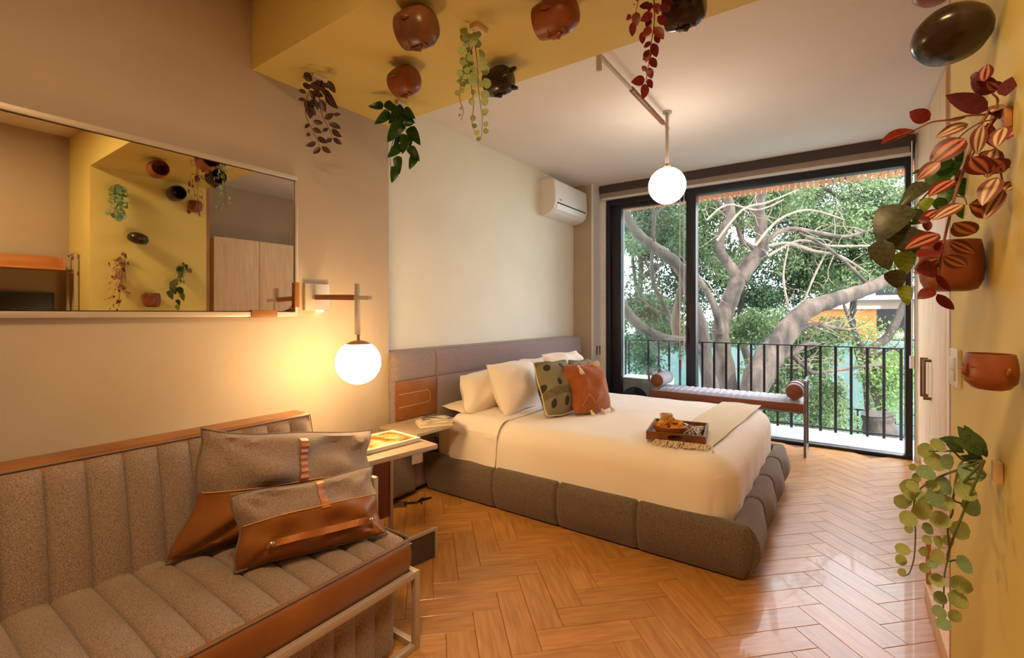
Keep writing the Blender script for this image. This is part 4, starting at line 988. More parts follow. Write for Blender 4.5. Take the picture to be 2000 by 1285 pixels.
def holder(root, P, wall='soffit', s=.05, mat='plastic_beige'):
    P = Vector(P)
    if wall == 'soffit': build('holder', MB().box(P.x - s / 2, P.x + s / 2, P.y - s * .9, P.y + s * .9, HS - .022, HS - .001), mat, root, bevel=.003)
    else: build('holder', MB().box(XR - .014, XR - .001, P.y - s * .3, P.y + s * .3, P.z - s * .5, P.z + s * .4), mat, root, bevel=.003)

# ---- soffit purple striped plant (zoom frame: 560 + .1868x, 120 + .1868y)
def Z(k, ox, oy): return lambda x, y, D: pD(ox + x * k, oy + y * k, D)
z8 = Z(.1868, 560, 120)
b0_ = Vector((-2.356, 1.51, HS - .02))
pl = thing('hanging_plant', b0_, 'purple striped trailing plant hanging from the soffit near the left wall', 'plant', 'trailing plants on the yellow arch'); holder(pl, b0_)
D0 = 2.56
LV = [(270,205,160,110),(255,260,150,250),(205,330,120,290),(200,400,120,395),(300,150,390,330),(380,230,470,280),(430,200,505,330),(400,300,500,490),(340,200,300,330),(250,300,290,400),(215,400,260,580),(250,480,300,560),(300,400,330,490),(350,400,400,520),(490,560,565,550),(400,600,490,545),(275,630,380,640),(440,650,570,690),(235,650,190,700),(270,700,370,745),(435,700,370,730),(470,710,560,790),(235,740,215,795),(320,795,420,850),(470,800,410,850),(485,800,575,870),(305,845,210,890),(350,895,275,970),(365,890,465,960),(240,240,330,270),(290,330,370,360),(260,200,170,150),(350,260,420,350),(230,430,330,440)]
for a in LV:
    dd = D0 + rl.uniform(-.09, .05); add_leaf(pl, LM('lance', 'trad_dark'), z8(a[0], a[1], dd), z8(a[2], a[3], dd + rl.uniform(-.03, .03)), .5, 1.25)
add_stem(pl, [b0_, z8(260, 240, D0 - .04), z8(205, 420, D0 - .05), z8(200, 560, D0 - .05), z8(260, 700, D0 - .05), z8(350, 890, D0 - .05)], .003, 'stem_red')
add_stem(pl, [b0_, z8(340, 300, D0), z8(350, 480, D0), z8(390, 600, D0), z8(450, 720, D0), z8(480, 810, D0)], .003, 'stem_red')
add_stem(pl, [b0_, z8(410, 320, D0 + .02), z8(410, 500, D0 + .02), z8(440, 640, D0 + .02)], .0025, 'stem_red')
# ---- ivy
b1_ = Vector((-2.234, 1.99, HS - .02)); D1 = 2.86
pl = thing('hanging_plant', b1_, 'dark green heart leaved plant hanging under the soffit corner', 'plant', 'trailing plants on the yellow arch'); holder(pl, b1_, s=.04)
for a in [(1010,450,860,480),(1070,520,940,665),(1030,430,1150,520),(1130,560,1075,640),(1180,560,1330,620),(1230,490,1330,590),(1180,480,1090,600),(1200,620,1065,830),(1230,650,1320,660),(1280,690,1380,850),(1180,760,1140,880),(1230,760,1230,950),(1190,870,1070,1000),(1275,890,1385,1025),(1345,980,1290,1110),(1160,990,1165,1160),(1140,1100,1110,1250),(1150,470,1240,560),(1100,560,1230,600),(1260,540,1180,640),(1090,470,1180,500),(1290,760,1280,890)]:
    dd = D1 + rl.uniform(-.1, .03); add_leaf(pl, LM('heart', 'leaf_ivy'), z8(a[0], a[1], dd), z8(a[2], a[3], dd - rl.uniform(0, .04)), .45, 1.0)
add_stem(pl, [b1_, z8(1150, 560, D1 - .04), z8(1130, 760, D1 - .04), z8(1080, 960, D1 - .04), z8(1090, 1110, D1 - .04)], .003); add_stem(pl, [b1_, z8(1230, 640, D1 - .03), z8(1260, 780, D1 - .03), z8(1280, 900, D1 - .03), z8(1340, 990, D1 - .03)], .003)
# ---- silver dollar string
b2_ = pZ(925, 66, HS - .02); D2 = 2.12
pl = thing('hanging_plant', b2_, 'pale green round leaved strings hanging from the middle of the soffit', 'plant', 'trailing plants on the yellow arch'); holder(pl, b2_ + Vector((.03, 0, 0)), s=.045, mat='cab_wood')
z6 = Z(.1712, 760, 0); z2 = Z(.2958, 480, 0)
LV = [(z6, x, y, r) for x, y, r in [(850,350,40),(835,430,35),(830,580,45),(840,700,40),(805,830,35),(870,880,35),(800,930,28),(830,1030,28),(780,1060,28),(1055,610,45),(1070,710,45),(1095,800,45),(1110,950,48),(1095,1080,45),(1090,1160,40),(1010,500,40),(960,480,40),(900,640,35),(920,760,35),(950,840,30),(1000,920,30),(900,1000,25),(960,1050,25),(950,1170,30),(1100,1270,32),(880,500,36),(930,420,36),(990,430,36),(890,800,30),(990,820,30),(930,930,26)]]
LV += [(z2, x, y, r) for x, y, r in [(1420,715,9),(1412,760,9),(1500,780,18),(1510,830,16),(1525,875,16),(1540,915,17),(1575,740,20),(1585,820,16),(1585,865,16),(1490,670,18),(1575,670,22),(1530,870,12)]]
LV += [(z6, rl.gauss(920, 55), rl.uniform(380, 1000), rl.uniform(22, 34)) for _ in range(34)]
for zf, x, y, r in LV:
    r *= 1.2; dd = D2 + rl.uniform(-.06, .04); a_ = rl.uniform(0, 6.28); c_ = zf(x, y, dd); e_ = zf(x + r * math.cos(a_), y + r * math.sin(a_), dd); add_leaf(pl, LM('round', 'euc'), c_ - (e_ - c_), e_, .55, 1.0)
for pts in ([(925*1.0, 66), (905, 130), (898, 190), (905, 215), (900, 235)], [(925, 66), (918, 140), (925, 200), (922, 240), (930, 262)], [(928, 66), (932, 120), (935, 180), (942, 230), (940, 270)]):
    add_stem(pl, [b2_] + [pD(u, v, D2) for u, v in pts[1:]], .0022)
# ---- red plant
b3_ = Vector((-.585, 1.763, HS - .02)); D3 = 1.78
pl = thing('hanging_plant', b3_, 'red leaved vine hanging from the soffit in front of the white ceiling', 'plant', 'trailing plants on the yellow arch'); holder(pl, b3_)
z7 = Z(.1557, 1220, 0)
for a in [(330,30,300,150),(130,50,100,60),(450,60,580,150),(470,10,610,40),(380,40,420,160),(350,170,215,250),(320,60,190,80),(300,230,300,360),(410,205,540,310),(370,340,490,468),(385,420,435,550),(330,340,235,450),(215,400,230,550),(325,520,240,600),(350,540,405,715),(300,650,240,750),(320,720,400,855),(275,895,215,820),(295,850,340,975),(255,1000,105,1025),(290,990,345,1105),(260,1050,245,1228),(75,180,35,245),(95,280,105,450),(145,150,140,320),(300,620,270,760),(270,110,330,20),(420,130,480,40),(330,-60,240,-20),(430,-80,520,-30),(360,-100,330,-10),(180,-60,140,20),(340,300,260,260)]:
    dd = D3 + rl.uniform(-.06, .05); add_leaf(pl, LM('lance', 'leaf_red'), z7(a[0], a[1], dd), z7(a[2], a[3], dd + rl.uniform(-.03, .03)), .35, 1.5)
add_stem(pl, [b3_, z7(370, 60, D3), z7(370, 300, D3), z7(330, 560, D3), z7(295, 850, D3), z7(265, 1040, D3)], .003, 'stem_red'); add_stem(pl, [b3_, z7(200, -60, D3), z7(150, 100, D3), z7(95, 300, D3)], .002, 'stem_red')

# ---- big striped plant on the yellow wall
b4_ = Vector((XR - .03, 1.487, 1.735)); Dw = 1.06
pl = thing('wall_plant', b4_, 'striped red and tan leaved plant trailing down the yellow wall', 'plant', 'trailing plants on the yellow arch'); holder(pl, b4_, 'wall', .05, 'trim_wood')
za = Z(.2957, 1740, 240); zb_ = Z(.4825, 1640, 0)
big = [(za, *a) for a in [(490,100,262,248,1.5,'b'),(325,255,170,365,1.35,'b'),(420,375,255,455,1.2,'b'),(478,535,285,618,1.0,'p'),(335,570,200,635,1.2,'b'),(412,660,580,755,1.2,'b'),(322,735,112,802,1.1,'b'),(385,785,565,862,1.1,'b'),(345,880,527,962,1.0,'b'),(325,895,162,978,1.3,'b'),(308,965,190,965,1.9,'r'),(325,850,190,852,1.6,'r'),(265,640,180,640,1.6,'r'),(250,640,230,720,1.6,'r'),(290,1100,182,1150,1.5,'r'),(305,1130,412,1243,1.0,'r'),(512,5,302,80,1.0,'p'),(605,10,552,208,1.1,'p'),(640,0,665,168,1.0,'r2'),(692,165,622,362,1.5,'p'),(525,228,640,345,1.9,'b'),(702,360,600,520,1.2,'p'),(742,438,612,620,1.0,'p'),(514,540,740,580,1.3,'b'),(744,30,690,135,1.4,'p'),(660,240,750,340,1.9,'b'),(590,230,650,170,1.4,'p'),(300,790,335,850,1.4,'r'),(300,1000,390,1120,.7,'r')]]
big += [(zb_, *a) for a in [(600,445,448,386,.95,'d'),(585,330,590,258,1.9,'b'),(550,290,545,330,1.6,'d'),(630,372,535,318,1.4,'d'),(672,390,690,296,1.1,'d'),(617,455,718,390,1.2,'p'),(634,578,742,478,1.1,'p'),(664,776,724,718,1.2,'p'),(652,665,745,655,1.4,'p'),(365,485,286,452,1.6,'r'),(300,525,178,556,.9,'r'),(440,490,510,472,.7,'d'),(640,365,600,340,1.6,'b'),(690,420,640,480,1.4,'d')]]
mm = {'b': 'trad_bright', 'p': 'trad_pale', 'r': 'leaf_red', 'r2': 'leaf_red', 'd': 'leaf_purple'}
for zf, x0, y0, x1, y1, w_, k in big:
    dd = Dw + rl.uniform(-.05, .03); add_leaf(pl, LM('lance', mm[k]), zf(x0, y0, dd), zf(x1, y1, dd + rl.uniform(-.02, .02)), .15, w_ * 1.15, up=(-.5, -.9, .1))
S_ = lambda pts, r=.003: add_stem(pl, [b4_] + [zb_(x, y, Dw + .01) for x, y in pts], r, 'stem_red')
S_([(640, 450), (600, 462), (520, 468), (440, 485), (370, 495), (300, 528), (180, 572)], .0028); S_([(620, 440), (585, 480), (545, 560), (505, 680), (470, 780), (430, 940), (408, 1050), (400, 1170)], .0042)
S_([(640, 470), (610, 520), (630, 600), (650, 690), (665, 770)], .003); S_([(640, 410), (620, 380), (590, 350)], .003); S_([(560, 500), (480, 560), (430, 640)], .002)
S_([(470, 760), (505, 800), (515, 830)], .002)
# ---- green heart leaved plant behind it
b5_ = Vector((XR - .03, 2.04, 1.735)); Dg = 1.46
pl = thing('wall_plant', b5_, 'green and dark heart leaved plant behind the striped one', 'plant', 'trailing plants on the yellow arch'); holder(pl, b5_, 'wall', .05, 'trim_wood')
for a in [(255,830,148,962,1.3,'k'),(350,740,245,820,.8,'k'),(165,975,182,1098,1.25,'k'),(245,915,262,1030,1.55,'k'),(300,930,322,1045,1.3,'g'),(270,1015,256,1112,1.25,'l'),(222,1092,232,1172,1.5,'k'),(268,1155,262,1236,1.2,'l'),(440,650,360,765,1.3,'g'),(455,760,400,835,1.1,'g'),(500,830,548,900,1.3,'g'),(480,630,458,705,.9,'v'),(300,845,330,912,1.2,'k'),(330,690,296,700,.8,'g'),(360,800,330,860,1.2,'l'),(480,720,500,800,1.1,'v'),(410,690,440,620,1.1,'v'),(470,600,500,660,.9,'v'),(340,890,290,900,1.2,'g'),(400,800,420,870,1.1,'g')]:
    mt = {'k': 'leaf_dark', 'g': 'leaf_green', 'l': 'leaf_lime', 'v': 'leaf_ivy'}[a[5]]; dd = Dg + rl.uniform(-.06, .03)
    add_leaf(pl, LM('heart', mt), zb_(a[0], a[1], dd), zb_(a[2], a[3], dd), .15, a[4] * 1.15, up=(-.5, -.9, .1))
for pts in ([(470, 700), (400, 740), (340, 800), (290, 870), (270, 930), (225, 1010), (225, 1090), (250, 1180)], [(450, 700), (430, 760), (440, 830), (500, 860)], [(440, 740), (330, 760), (265, 830)]):
    add_stem(pl, [b5_] + [zb_(x, y, Dg) for x, y in pts], .0028)
# ---- silver dollar plant low on the yellow wall
b6_ = pX(1922, 900, XR - .03); De = 1.20
pl = thing('wall_plant', b6_, 'silver dollar plant trailing low on the yellow wall near the floor', 'plant', 'trailing plants on the yellow arch')
build('holder', MB().box(XR - .016, XR - .001, b6_.y - .02, b6_.y + .012, b6_.z - .045, b6_.z + .004), 'cab_wood', pl, bevel=.003)
zc = Z(.342, 1780, 820); zd = Z(.517, 1640, 620)
LV = [(zc, *a) for a in [(155,145,36),(85,178,40),(135,240,45),(205,238,38),(85,300,40),(345,300,50),(310,335,40),(310,405,50),(345,490,50),(280,630,45),(165,570,42),(190,470,40),(185,375,45),(140,440,50),(120,375,28),(45,440,35),(10,380,30),(60,520,42),(95,620,28),(90,685,22),(155,695,28),(70,750,24),(150,780,36),(75,845,22),(118,820,22),(150,915,34),(305,825,42),(285,940,42),(268,1025,42),(165,1015,30),(160,1095,30),(185,1165,30),(250,1120,28),(8,270,18),(210,690,24),(-10,430,26),(30,330,24)]]
LV += [(zd, *a) for a in [(240,695,26),(260,760,26),(262,797,15),(238,875,20),(232,915,17),(236,963,13),(265,640,28),(350,930,14),(330,720,18)]]
for zf, x, y, r in LV:
    r *= 1.3; dd = De + rl.uniform(-.07, .02); a_ = rl.choice((0, PI)) + rl.uniform(-.5, .5); c_ = zf(x, y, dd); e_ = zf(x + r * math.cos(a_), y + r * math.sin(a_), dd)
    add_leaf(pl, LM('round', rl.choice(('euc', 'euc', 'euc_blue'))), c_ - (e_ - c_), e_, .30, .95)
for a in [(400,210,290,50),(370,150,310,40),(420,200,350,70),(380,190,270,110),(330,150,185,105),(300,190,200,130),(430,215,380,120),(410,230,330,190),(420,240,300,215),(390,200,340,110)]:
    dd = De - .03 + rl.uniform(-.03, .03); add_leaf(pl, LM('narrow', 'euc_dark'), zc(a[0], a[1], dd), zc(a[2], a[3], dd), .4, 1.6)
for pts in ([(380, 235), (300, 232), (265, 290), (242, 420), (235, 530), (207, 600), (215, 750), (190, 880), (185, 1000), (180, 1150)], [(300, 230), (240, 180), (180, 180), (100, 178)], [(265, 285), (150, 330), (60, 385), (20, 440), (-20, 480)], [(240, 430), (290, 480), (345, 495)], [(210, 760), (260, 800), (310, 830)]):
    add_stem(pl, [b6_] + [zc(x, y, De - .02) for x, y in pts], .003)
add_stem(pl, [zc(20, 440, De - .02), zd(280, 720, De), zd(286, 800, De), zd(282, 900, De), zd(265, 962, De), zd(250, 975, De)], .002)
# ---- plants seen only in the mirror
def dangler(base, label, leafk, mats, n, L, spread, out, wmul, size, name='hanging_plant'):
    b_ = Vector(base); pl_ = thing(name, b_, label, 'plant', 'trailing plants on the yellow arch')
    holder(pl_, b_, 'soffit' if out == 0 else 'wall')
    for s in range(n):
        dx, dy = (rl.uniform(-spread, spread), rl.uniform(-spread, spread)); Ls = L * rl.uniform(.5, 1); ox = -abs(dx) * .8 if out else dx
        pts = [b_, b_ + Vector((ox * .6 - .03 * out, dy * .6, .02 if out else -.04)), b_ + Vector((ox - .05 * out, dy, -Ls * .4)), b_ + Vector((ox - .05 * out, dy * 1.1, -Ls))]
        P = add_stem(pl_, pts, .0025, 'stem_red' if 'trad' in mats[0] else 'stem_green')
        for i in range(2, len(P)):
            for sd_ in (-1, 1):
                if rl.random() < .2: continue
                d = Vector((rl.uniform(-1, .3) if out else rl.uniform(-1, 1), sd_ * rl.uniform(.5, 1), rl.uniform(-.9, .1))).normalized() * size * rl.uniform(.7, 1.2)
                add_leaf(pl_, LM(leafk, rl.choice(mats)), P[i], P[i] + d, .4, wmul, up=(-1, rl.uniform(-.4, .4), .3))
dangler((XR - .03, 1.47, 2.42), 'silver dollar plant high on the yellow wall, left in the mirror', 'round', ['euc', 'euc_blue'], 7, .30, .12, 1, 1.0, .045, 'wall_plant')

# ================================================================ OUTSIDE: balcony
struct('balcony_deck', MB().box(-3.0, .7, YW + .12, 6.32, -.12, -.004), 'deck')
struct('wall_outer', MB().box(-3.0, -2.37, YW + .12, 6.0, -.1, 3.0), 'concrete')
rl_ = thing('balcony_railing', (-.9, 6.25, 0), 'black metal balcony railing of slim upright bars', 'railing')
zt_ = .943
build('top_rail', MB().box(-2.38, .52, 6.232, 6.268, zt_ - .012, zt_).box(-2.38, -2.344, 6.0, 6.232, zt_ - .012, zt_), 'black_frame', rl_)
build('bottom_rail', MB().box(-2.38, .52, 6.242, 6.258, .03, .045), 'black_frame', rl_)
xb = -2.17
for k in range(20):
    x = .498 - k * .1385
    if x < -2.36: break
    build('bar', MB().box(x - .013, x + .013, 6.244, 6.256, -.004, zt_ - .012), 'black_frame', rl_)
for y in (6.02, 6.14): build('bar', MB().box(-2.368, -2.356, y - .013, y + .013, -.004, zt_ - .012), 'black_frame', rl_)
pg = thing('slatted_canopy', (-.9, 5.9, 2.74), 'row of cedar slats forming a canopy above the balcony', 'canopy')
zs_ = 2.685
sm = MB().box(-.0175, .0175, 0, .52, 0, .07); me = bpy.data.meshes.new('slat'); me.from_pydata([tuple(v) for v in sm.v], [], sm.f)
bm = bmesh.new(); bm.from_mesh(me); bmesh.ops.recalc_face_normals(bm, faces=bm.faces); bm.to_mesh(me); bm.free(); me.materials.append(M['slat'])
for k in range(56):
    o = bpy.data.objects.new('slat', me); COL.objects.link(o); o.parent = pg; o.location = Vector((.62 - k * .056, 5.62, zs_)) - origin(pg)
build('beam', MB().box(-2.6, .66, 5.62, 5.66, zs_ + .07, zs_ + .15).box(-2.6, .66, 6.08, 6.12, zs_ + .07, zs_ + .15), 'black_frame', pg)
acb = thing('outdoor_unit', (-2.05, 5.85, 0), 'white air conditioner outdoor unit low on the balcony behind the bench', 'air conditioner')
build('case', MB().box(-2.33, -1.72, 5.66, 6.0, .03, .50), 'plastic_white', acb, bevel=.01)
build('grille', MB().lathe([(0, 0), (.17, 0), (.17, .01), (0, .01)], 24, (0, 0, 0)), 'metal_dark', None); g_ = bpy.data.objects['grille']; g_.data.transform(Matrix.Translation(Vector((-2.1, 5.658, .22)) - origin(acb)) @ Matrix.Rotation(PI / 2, 4, 'X')); g_.parent = acb
build('foot', MB().box(-2.3, -2.24, 5.68, 5.98, -.004, .03), 'metal_dark', acb); build('foot', MB().box(-1.82, -1.76, 5.68, 5.98, -.004, .03), 'metal_dark', acb)

# ================================================================ OUTSIDE: courtyard and houses
GZ = -2.7
struct('ground', MB().box(-40, 30, 6.4, 60, GZ - .3, GZ), 'court')
struct('wall_below_balcony', MB().box(-3.0, .7, 5.9, 6.30, GZ, -.12), 'concrete')
def wallbox(name, label, cat, u0, u1, v1, D, mat, thick=4, z0=GZ):
    a = pD(u0, v1, D); b = pD(u1, v1, D)
    t_ = thing(name, ((a.x + b.x) / 2, a.y, z0), label, cat); return t_, a, b
hs = thing('orange_house', (3.2, 24, GZ), 'orange rendered house seen through the branches at the right', 'house')
a_ = pY(1575, 600, 21); b_ = pY(1712, 600, 21); zt1 = pY(1600, 604, 21).z; zt0 = pY(1600, 588, 21).z
build('wall', MB().box(a_.x, b_.x, 21, 25, GZ, zt1), 'orange_wall', hs)
build('parapet', MB().box(a_.x - .1, b_.x + .1, 20.9, 25.1, zt1, zt1 + .12), 'pale_wall', hs)
for k in range(2):
    q = pY(1600 + 50 * k, 640, 20.98); build('window', MB().box(q.x, q.x + .7, 20.93, 21.02, .2 - 1.2, .2 - .2), 'metal_dark', hs)
hs2 = thing('apartment_building', (8, 30, GZ), 'pale building with floors and a window behind the right branches', 'building')
a_ = pY(1668, 600, 27); b_ = pY(1800, 600, 27)
build('wall', MB().box(a_.x, b_.x + 3, 27, 32, GZ, pY(1700, 560, 27).z), 'pale_wall', hs2)
for zz in (0.2, 1.9): build('floor_slab', MB().box(a_.x - .2, b_.x + 3.2, 26.3, 27.0, zz, zz + .2), 'deck', hs2)
for k in range(3):
    for zz in (.5, 2.1): 
        w_ = build('window', MB().box(a_.x + .8 + k * 2.2, a_.x + 2.0 + k * 2.2, 26.96, 27.02, zz, zz + 1.0), 'metal_dark', hs2)
hs3 = thing('white_building', (-6, 34, GZ), 'long white building with a flat roof far behind the trees', 'building')
a_ = pY(1215, 600, 32); b_ = pY(1560, 600, 32)
build('wall', MB().box(a_.x - 4, b_.x, 32, 38, GZ, pY(1400, 588, 32).z), pbr('bright_white_render', (236, 236, 232), .8), hs3)
build('roof', MB().box(a_.x - 4.2, b_.x + .2, 31.8, 38.2, pY(1400, 588, 32).z, pY(1400, 588, 32).z + .15), 'deck', hs3)
for k in range(6): build('window', MB().box(a_.x + 1 + k * 2.6, a_.x + 2.1 + k * 2.6, 31.97, 32.02, -.6, .5), 'metal_dark', hs3)
struct('wall_court', MB().box(-14, 9, 19, 19.25, GZ, .42), 'teal_wall')
lw = thing('courtyard_wall', (-1, 15, GZ), 'low pale green wall with a wire fence across the courtyard', 'wall')
build('wall', MB().box(-9, 9, 15.2, 15.4, GZ, GZ + .75), 'teal_wall', lw)
for k in range(24): build('post', MB().box(-8.8 + k * .76, -8.76 + k * .76, 15.28, 15.32, GZ + .75, GZ + 1.5), 'metal_dark', lw)
build('rail', MB().box(-9, 9, 15.285, 15.315, GZ + 1.46, GZ + 1.5), 'metal_dark', lw)
build('wire', MB().box(-9, 9, 15.295, 15.305, GZ + 1.2, GZ + 1.215).box(-9, 9, 15.295, 15.305, GZ + .95, GZ + .965), 'metal_dark', lw)

# ================================================================ OUTSIDE: trees
def smooth_path(P, k=5):
    out = []
    for i in range(len(P) - 1):
        p0, p1, p2, p3 = P[max(i - 1, 0)], P[i], P[i + 1], P[min(i + 2, len(P) - 1)]
        for j in range(k):
            t_ = j / k; out.append([.5 * (2 * p1[c] + (p2[c] - p0[c]) * t_ + (2 * p0[c] - 5 * p1[c] + 4 * p2[c] - p3[c]) * t_ ** 2 + (3 * p1[c] - p0[c] - 3 * p2[c] + p3[c]) * t_ ** 3) for c in range(4)])
    out.append(P[-1]); return out
TW = random.Random(4)
def limb(root, pts, D, name='branch', mat='bark', n=10, twigs=0):
    """pts: (u, v, radius px[, D])"""
    P = []
    for q in pts:
        d_ = q[3] if len(q) > 3 else D; w_ = pD(q[0], q[1], d_); P.append([w_.x, w_.y, w_.z, q[2] * d_ / F])
    S2 = smooth_path(P)
    build(name, MB().tube([p[:3] for p in S2], [max(p[3] * (1 + .06 * math.sin(i * 1.7)), .004) for i, p in enumerate(S2)], n), mat, root, smooth=True)
    return S2
def twig_bunch(root, src, n, L, r, mat='bark'):
    mb = MB()
    for k in range(n):
        p = TW.choice(src); q = Vector(p[:3]); d = Vector((TW.uniform(-1, 1), TW.uniform(-.7, .7), TW.uniform(-.4, 1))).normalized(); pts = [q]
        l = L * TW.uniform(.4, 1)
        for j in range(5):
            d = (d + Vector((TW.uniform(-.5, .5), TW.uniform(-.4, .4), TW.uniform(-.3, .4)))).normalized(); pts.append(pts[-1] + d * l / 5)
            if j == 2 and TW.random() < .7:
                e = (d + Vector((TW.uniform(-1, 1), TW.uniform(-.6, .6), TW.uniform(-.5, .6)))).normalized(); mb.tube([pts[-1], pts[-1] + e * l * .2, pts[-1] + e * l * .35 + Vector((0, 0, .05))], [r * .5, r * .35, r * .15], 5)
        mb.tube(pts, [r, r * .85, r * .65, r * .5, r * .35, r * .15], 6)
    build('twigs', mb, mat, root, smooth=True, kind='stuff')
NR = np.random.default_rng(5)
def foliage(root, centers, n, size, spread, mat, name='foliage'):
    """leaf blades (two triangles folded) scattered in clusters round the given points"""
    C = np.array(centers); k = NR.integers(0, len(C), n); sp = np.array(spread)
    off = NR.normal(0, 1, (n, 3)); off /= np.maximum(1, np.linalg.norm(off, axis=1, keepdims=True) / 1.6)
    P = C[k][:, :3] + off * sp
    d = NR.normal(0, 1, (n, 3)); d[:, 2] -= .4; d /= np.linalg.norm(d, axis=1, keepdims=True)
    b = NR.normal(0, 1, (n, 3)); b[:, 2] += .6; s = np.cross(d, b); s /= np.linalg.norm(s, axis=1, keepdims=True); nn_ = np.cross(s, d)
    L = size * NR.uniform(.6, 1.25, (n, 1)); W = L * .24
    v = np.stack([P, P + d * L * .5 + s * W + nn_ * L * .08, P + d * L, P + d * L * .5 - s * W + nn_ * L * .08], 1).reshape(-1, 3) - np.array(origin(root))
    i = np.arange(n)[:, None] * 4; f = np.concatenate([i + np.array([[0, 1, 2]]), i + np.array([[0, 2, 3]])], 1).reshape(-1, 3)
    me = bpy.data.meshes.new(name); me.vertices.add(len(v)); me.vertices.foreach_set('co', v.astype(np.float32).ravel())
    me.loops.add(f.size); me.loops.foreach_set('vertex_index', f.astype(np.int32).ravel()); me.polygons.add(len(f)); me.polygons.foreach_set('loop_start', np.arange(0, f.size, 3, dtype=np.int32)); me.update(calc_edges=True)
    me.materials.append(M[mat]); o = bpy.data.objects.new(name, me); COL.objects.link(o); o.parent = root; o['kind'] = 'stuff'; return o
def clumps(regs):
    """regs: (u, v, D, du, dv, dD, count)"""
    out = []
    for u, v, D, du, dv, dD, c in regs:
        for k in range(c): out.append(list(pD(u + TW.uniform(-du, du), v + TW.uniform(-dv, dv), D + TW.uniform(-dD, dD))))
    return out
# forked middle tree
def tbase(u, D): q = pD(u, 800, D); return (q.x, q.y, GZ)
t1 = thing('tree', tbase(1420, 9.5), 'forked tree in the middle of the window view', 'tree', 'trees beyond the balcony')
D = 9.5; v_g = V0 + F * (H - GZ) / D
limb(t1, [(1432, v_g, 24), (1424, 830, 22), (1418, 740, 19), (1410, 680, 16), (1408, 640, 16), (1420, 600, 16), (1437, 558, 15), (1446, 535, 15)], D, 'trunk', n=14)
s1 = limb(t1, [(1444, 545, 13), (1428, 522, 10), (1406, 487, 9), (1412, 450, 9), (1427, 420, 9), (1420, 380, 8), (1412, 335, 7), (1400, 280, 5)], D)
s1 += limb(t1, [(1446, 545, 13), (1470, 510, 13), (1486, 487, 12.5), (1487, 440, 10.5), (1482, 405, 10), (1492, 355, 9), (1506, 300, 8), (1515, 240, 6)], D)
s1 += limb(t1, [(1444, 535, 9, 9.6), (1458, 505, 7, 9.8), (1475, 490, 6, 10.0), (1450, 470, 5, 10.1), (1440, 440, 4, 10.3)], D)
s1 += limb(t1, [(1486, 487, 7), (1510, 460, 5), (1545, 447, 4.5), (1600, 455, 4), (1650, 462, 3.5), (1700, 450, 2.5), (1760, 440, 1.5)], D)
s1 += limb(t1, [(1424, 425, 5, 9.7), (1400, 390, 4, 9.9), (1375, 360, 4, 10), (1350, 330, 3, 10)], D)
s1 += limb(t1, [(1408, 650, 8, 9.3), (1396, 600, 7, 9.2), (1380, 568, 6, 9.2), (1362, 540, 5, 9.2), (1345, 520, 4, 9.2)], D)
twig_bunch(t1, s1, 60, 1.0, .012, 'bark_light')
foliage(t1, clumps([(1440, 380, 10.6, 110, 50, .5, 26), (1390, 470, 10.6, 40, 60, .4, 10), (1520, 370, 10.6, 60, 40, .5, 12)]), 12000, .095, (.22, .22, .17), 'foliage')
# long low limb tree, leaning right
t2 = thing('tree', tbase(1490, 8.5), 'leaning tree with one thick limb sweeping to the right', 'tree', 'trees beyond the balcony')
D = 8.6; v_g = V0 + F * (H - GZ) / D
limb(t2, [(1440, v_g, 34), (1452, 850, 30), (1472, 760, 27), (1500, 700, 26), (1524, 668, 22), (1548, 632, 19), (1580, 603, 17), (1622, 588, 15), (1662, 575, 13.5), (1700, 562, 12), (1742, 540, 11), (1800, 500, 8)], D, 'trunk', n=14)
s2 = limb(t2, [(1536, 652, 8), (1565, 640, 6), (1592, 634, 5), (1630, 640, 4), (1660, 646, 2)], D)
s2 += limb(t2, [(1510, 700, 9), (1545, 690, 7), (1575, 672, 5), (1600, 672, 3)], D)
s2 += limb(t2, [(1545, 690, 5), (1570, 715, 4), (1590, 728, 4), (1640, 722, 3), (1690, 715, 2.5), (1730, 712, 2)], D)
s2 += limb(t2, [(1700, 562, 4), (1660, 520, 3), (1610, 480, 3), (1560, 455, 2.5)], 8.8)
twig_bunch(t2, s2, 50, .9, .010, 'bark_light')
for pts in ([(1500, 480, 3), (1540, 475, 3), (1590, 490, 3), (1640, 500, 2.5), (1690, 530, 2)], [(1500, 500, 2.5), (1560, 470, 2.5), (1620, 480, 2.5), (1700, 480, 2)], [(1540, 600, 2.5), (1530, 540, 2), (1540, 480, 1.5)], [(1570, 590, 2), (1590, 540, 2), (1610, 500, 1.5)], [(1475, 480, 2.5), (1520, 430, 2.5), (1580, 410, 2), (1650, 430, 1.5)], [(1400, 470, 2.5), (1450, 410, 2.5), (1500, 395, 2), (1560, 370, 1.5)], [(1380, 430, 2), (1420, 400, 2), (1480, 410, 2), (1530, 390, 1.5)]):
    twig_bunch(t2, limb(t2, pts, 8.9, mat='bark_light', n=6), 8, .5, .007, 'bark_light')
foliage(t2, clumps([(1575, 700, 9.4, 40, 40, .4, 18), (1610, 790, 9.2, 22, 36, .3, 9), (1500, 765, 9.4, 35, 50, .3, 12), (1480, 640, 9.9, 50, 24, .4, 12), (1600, 650, 9.6, 50, 12, .3, 6)]), 12000, .085, (.17, .17, .15), 'foliage')
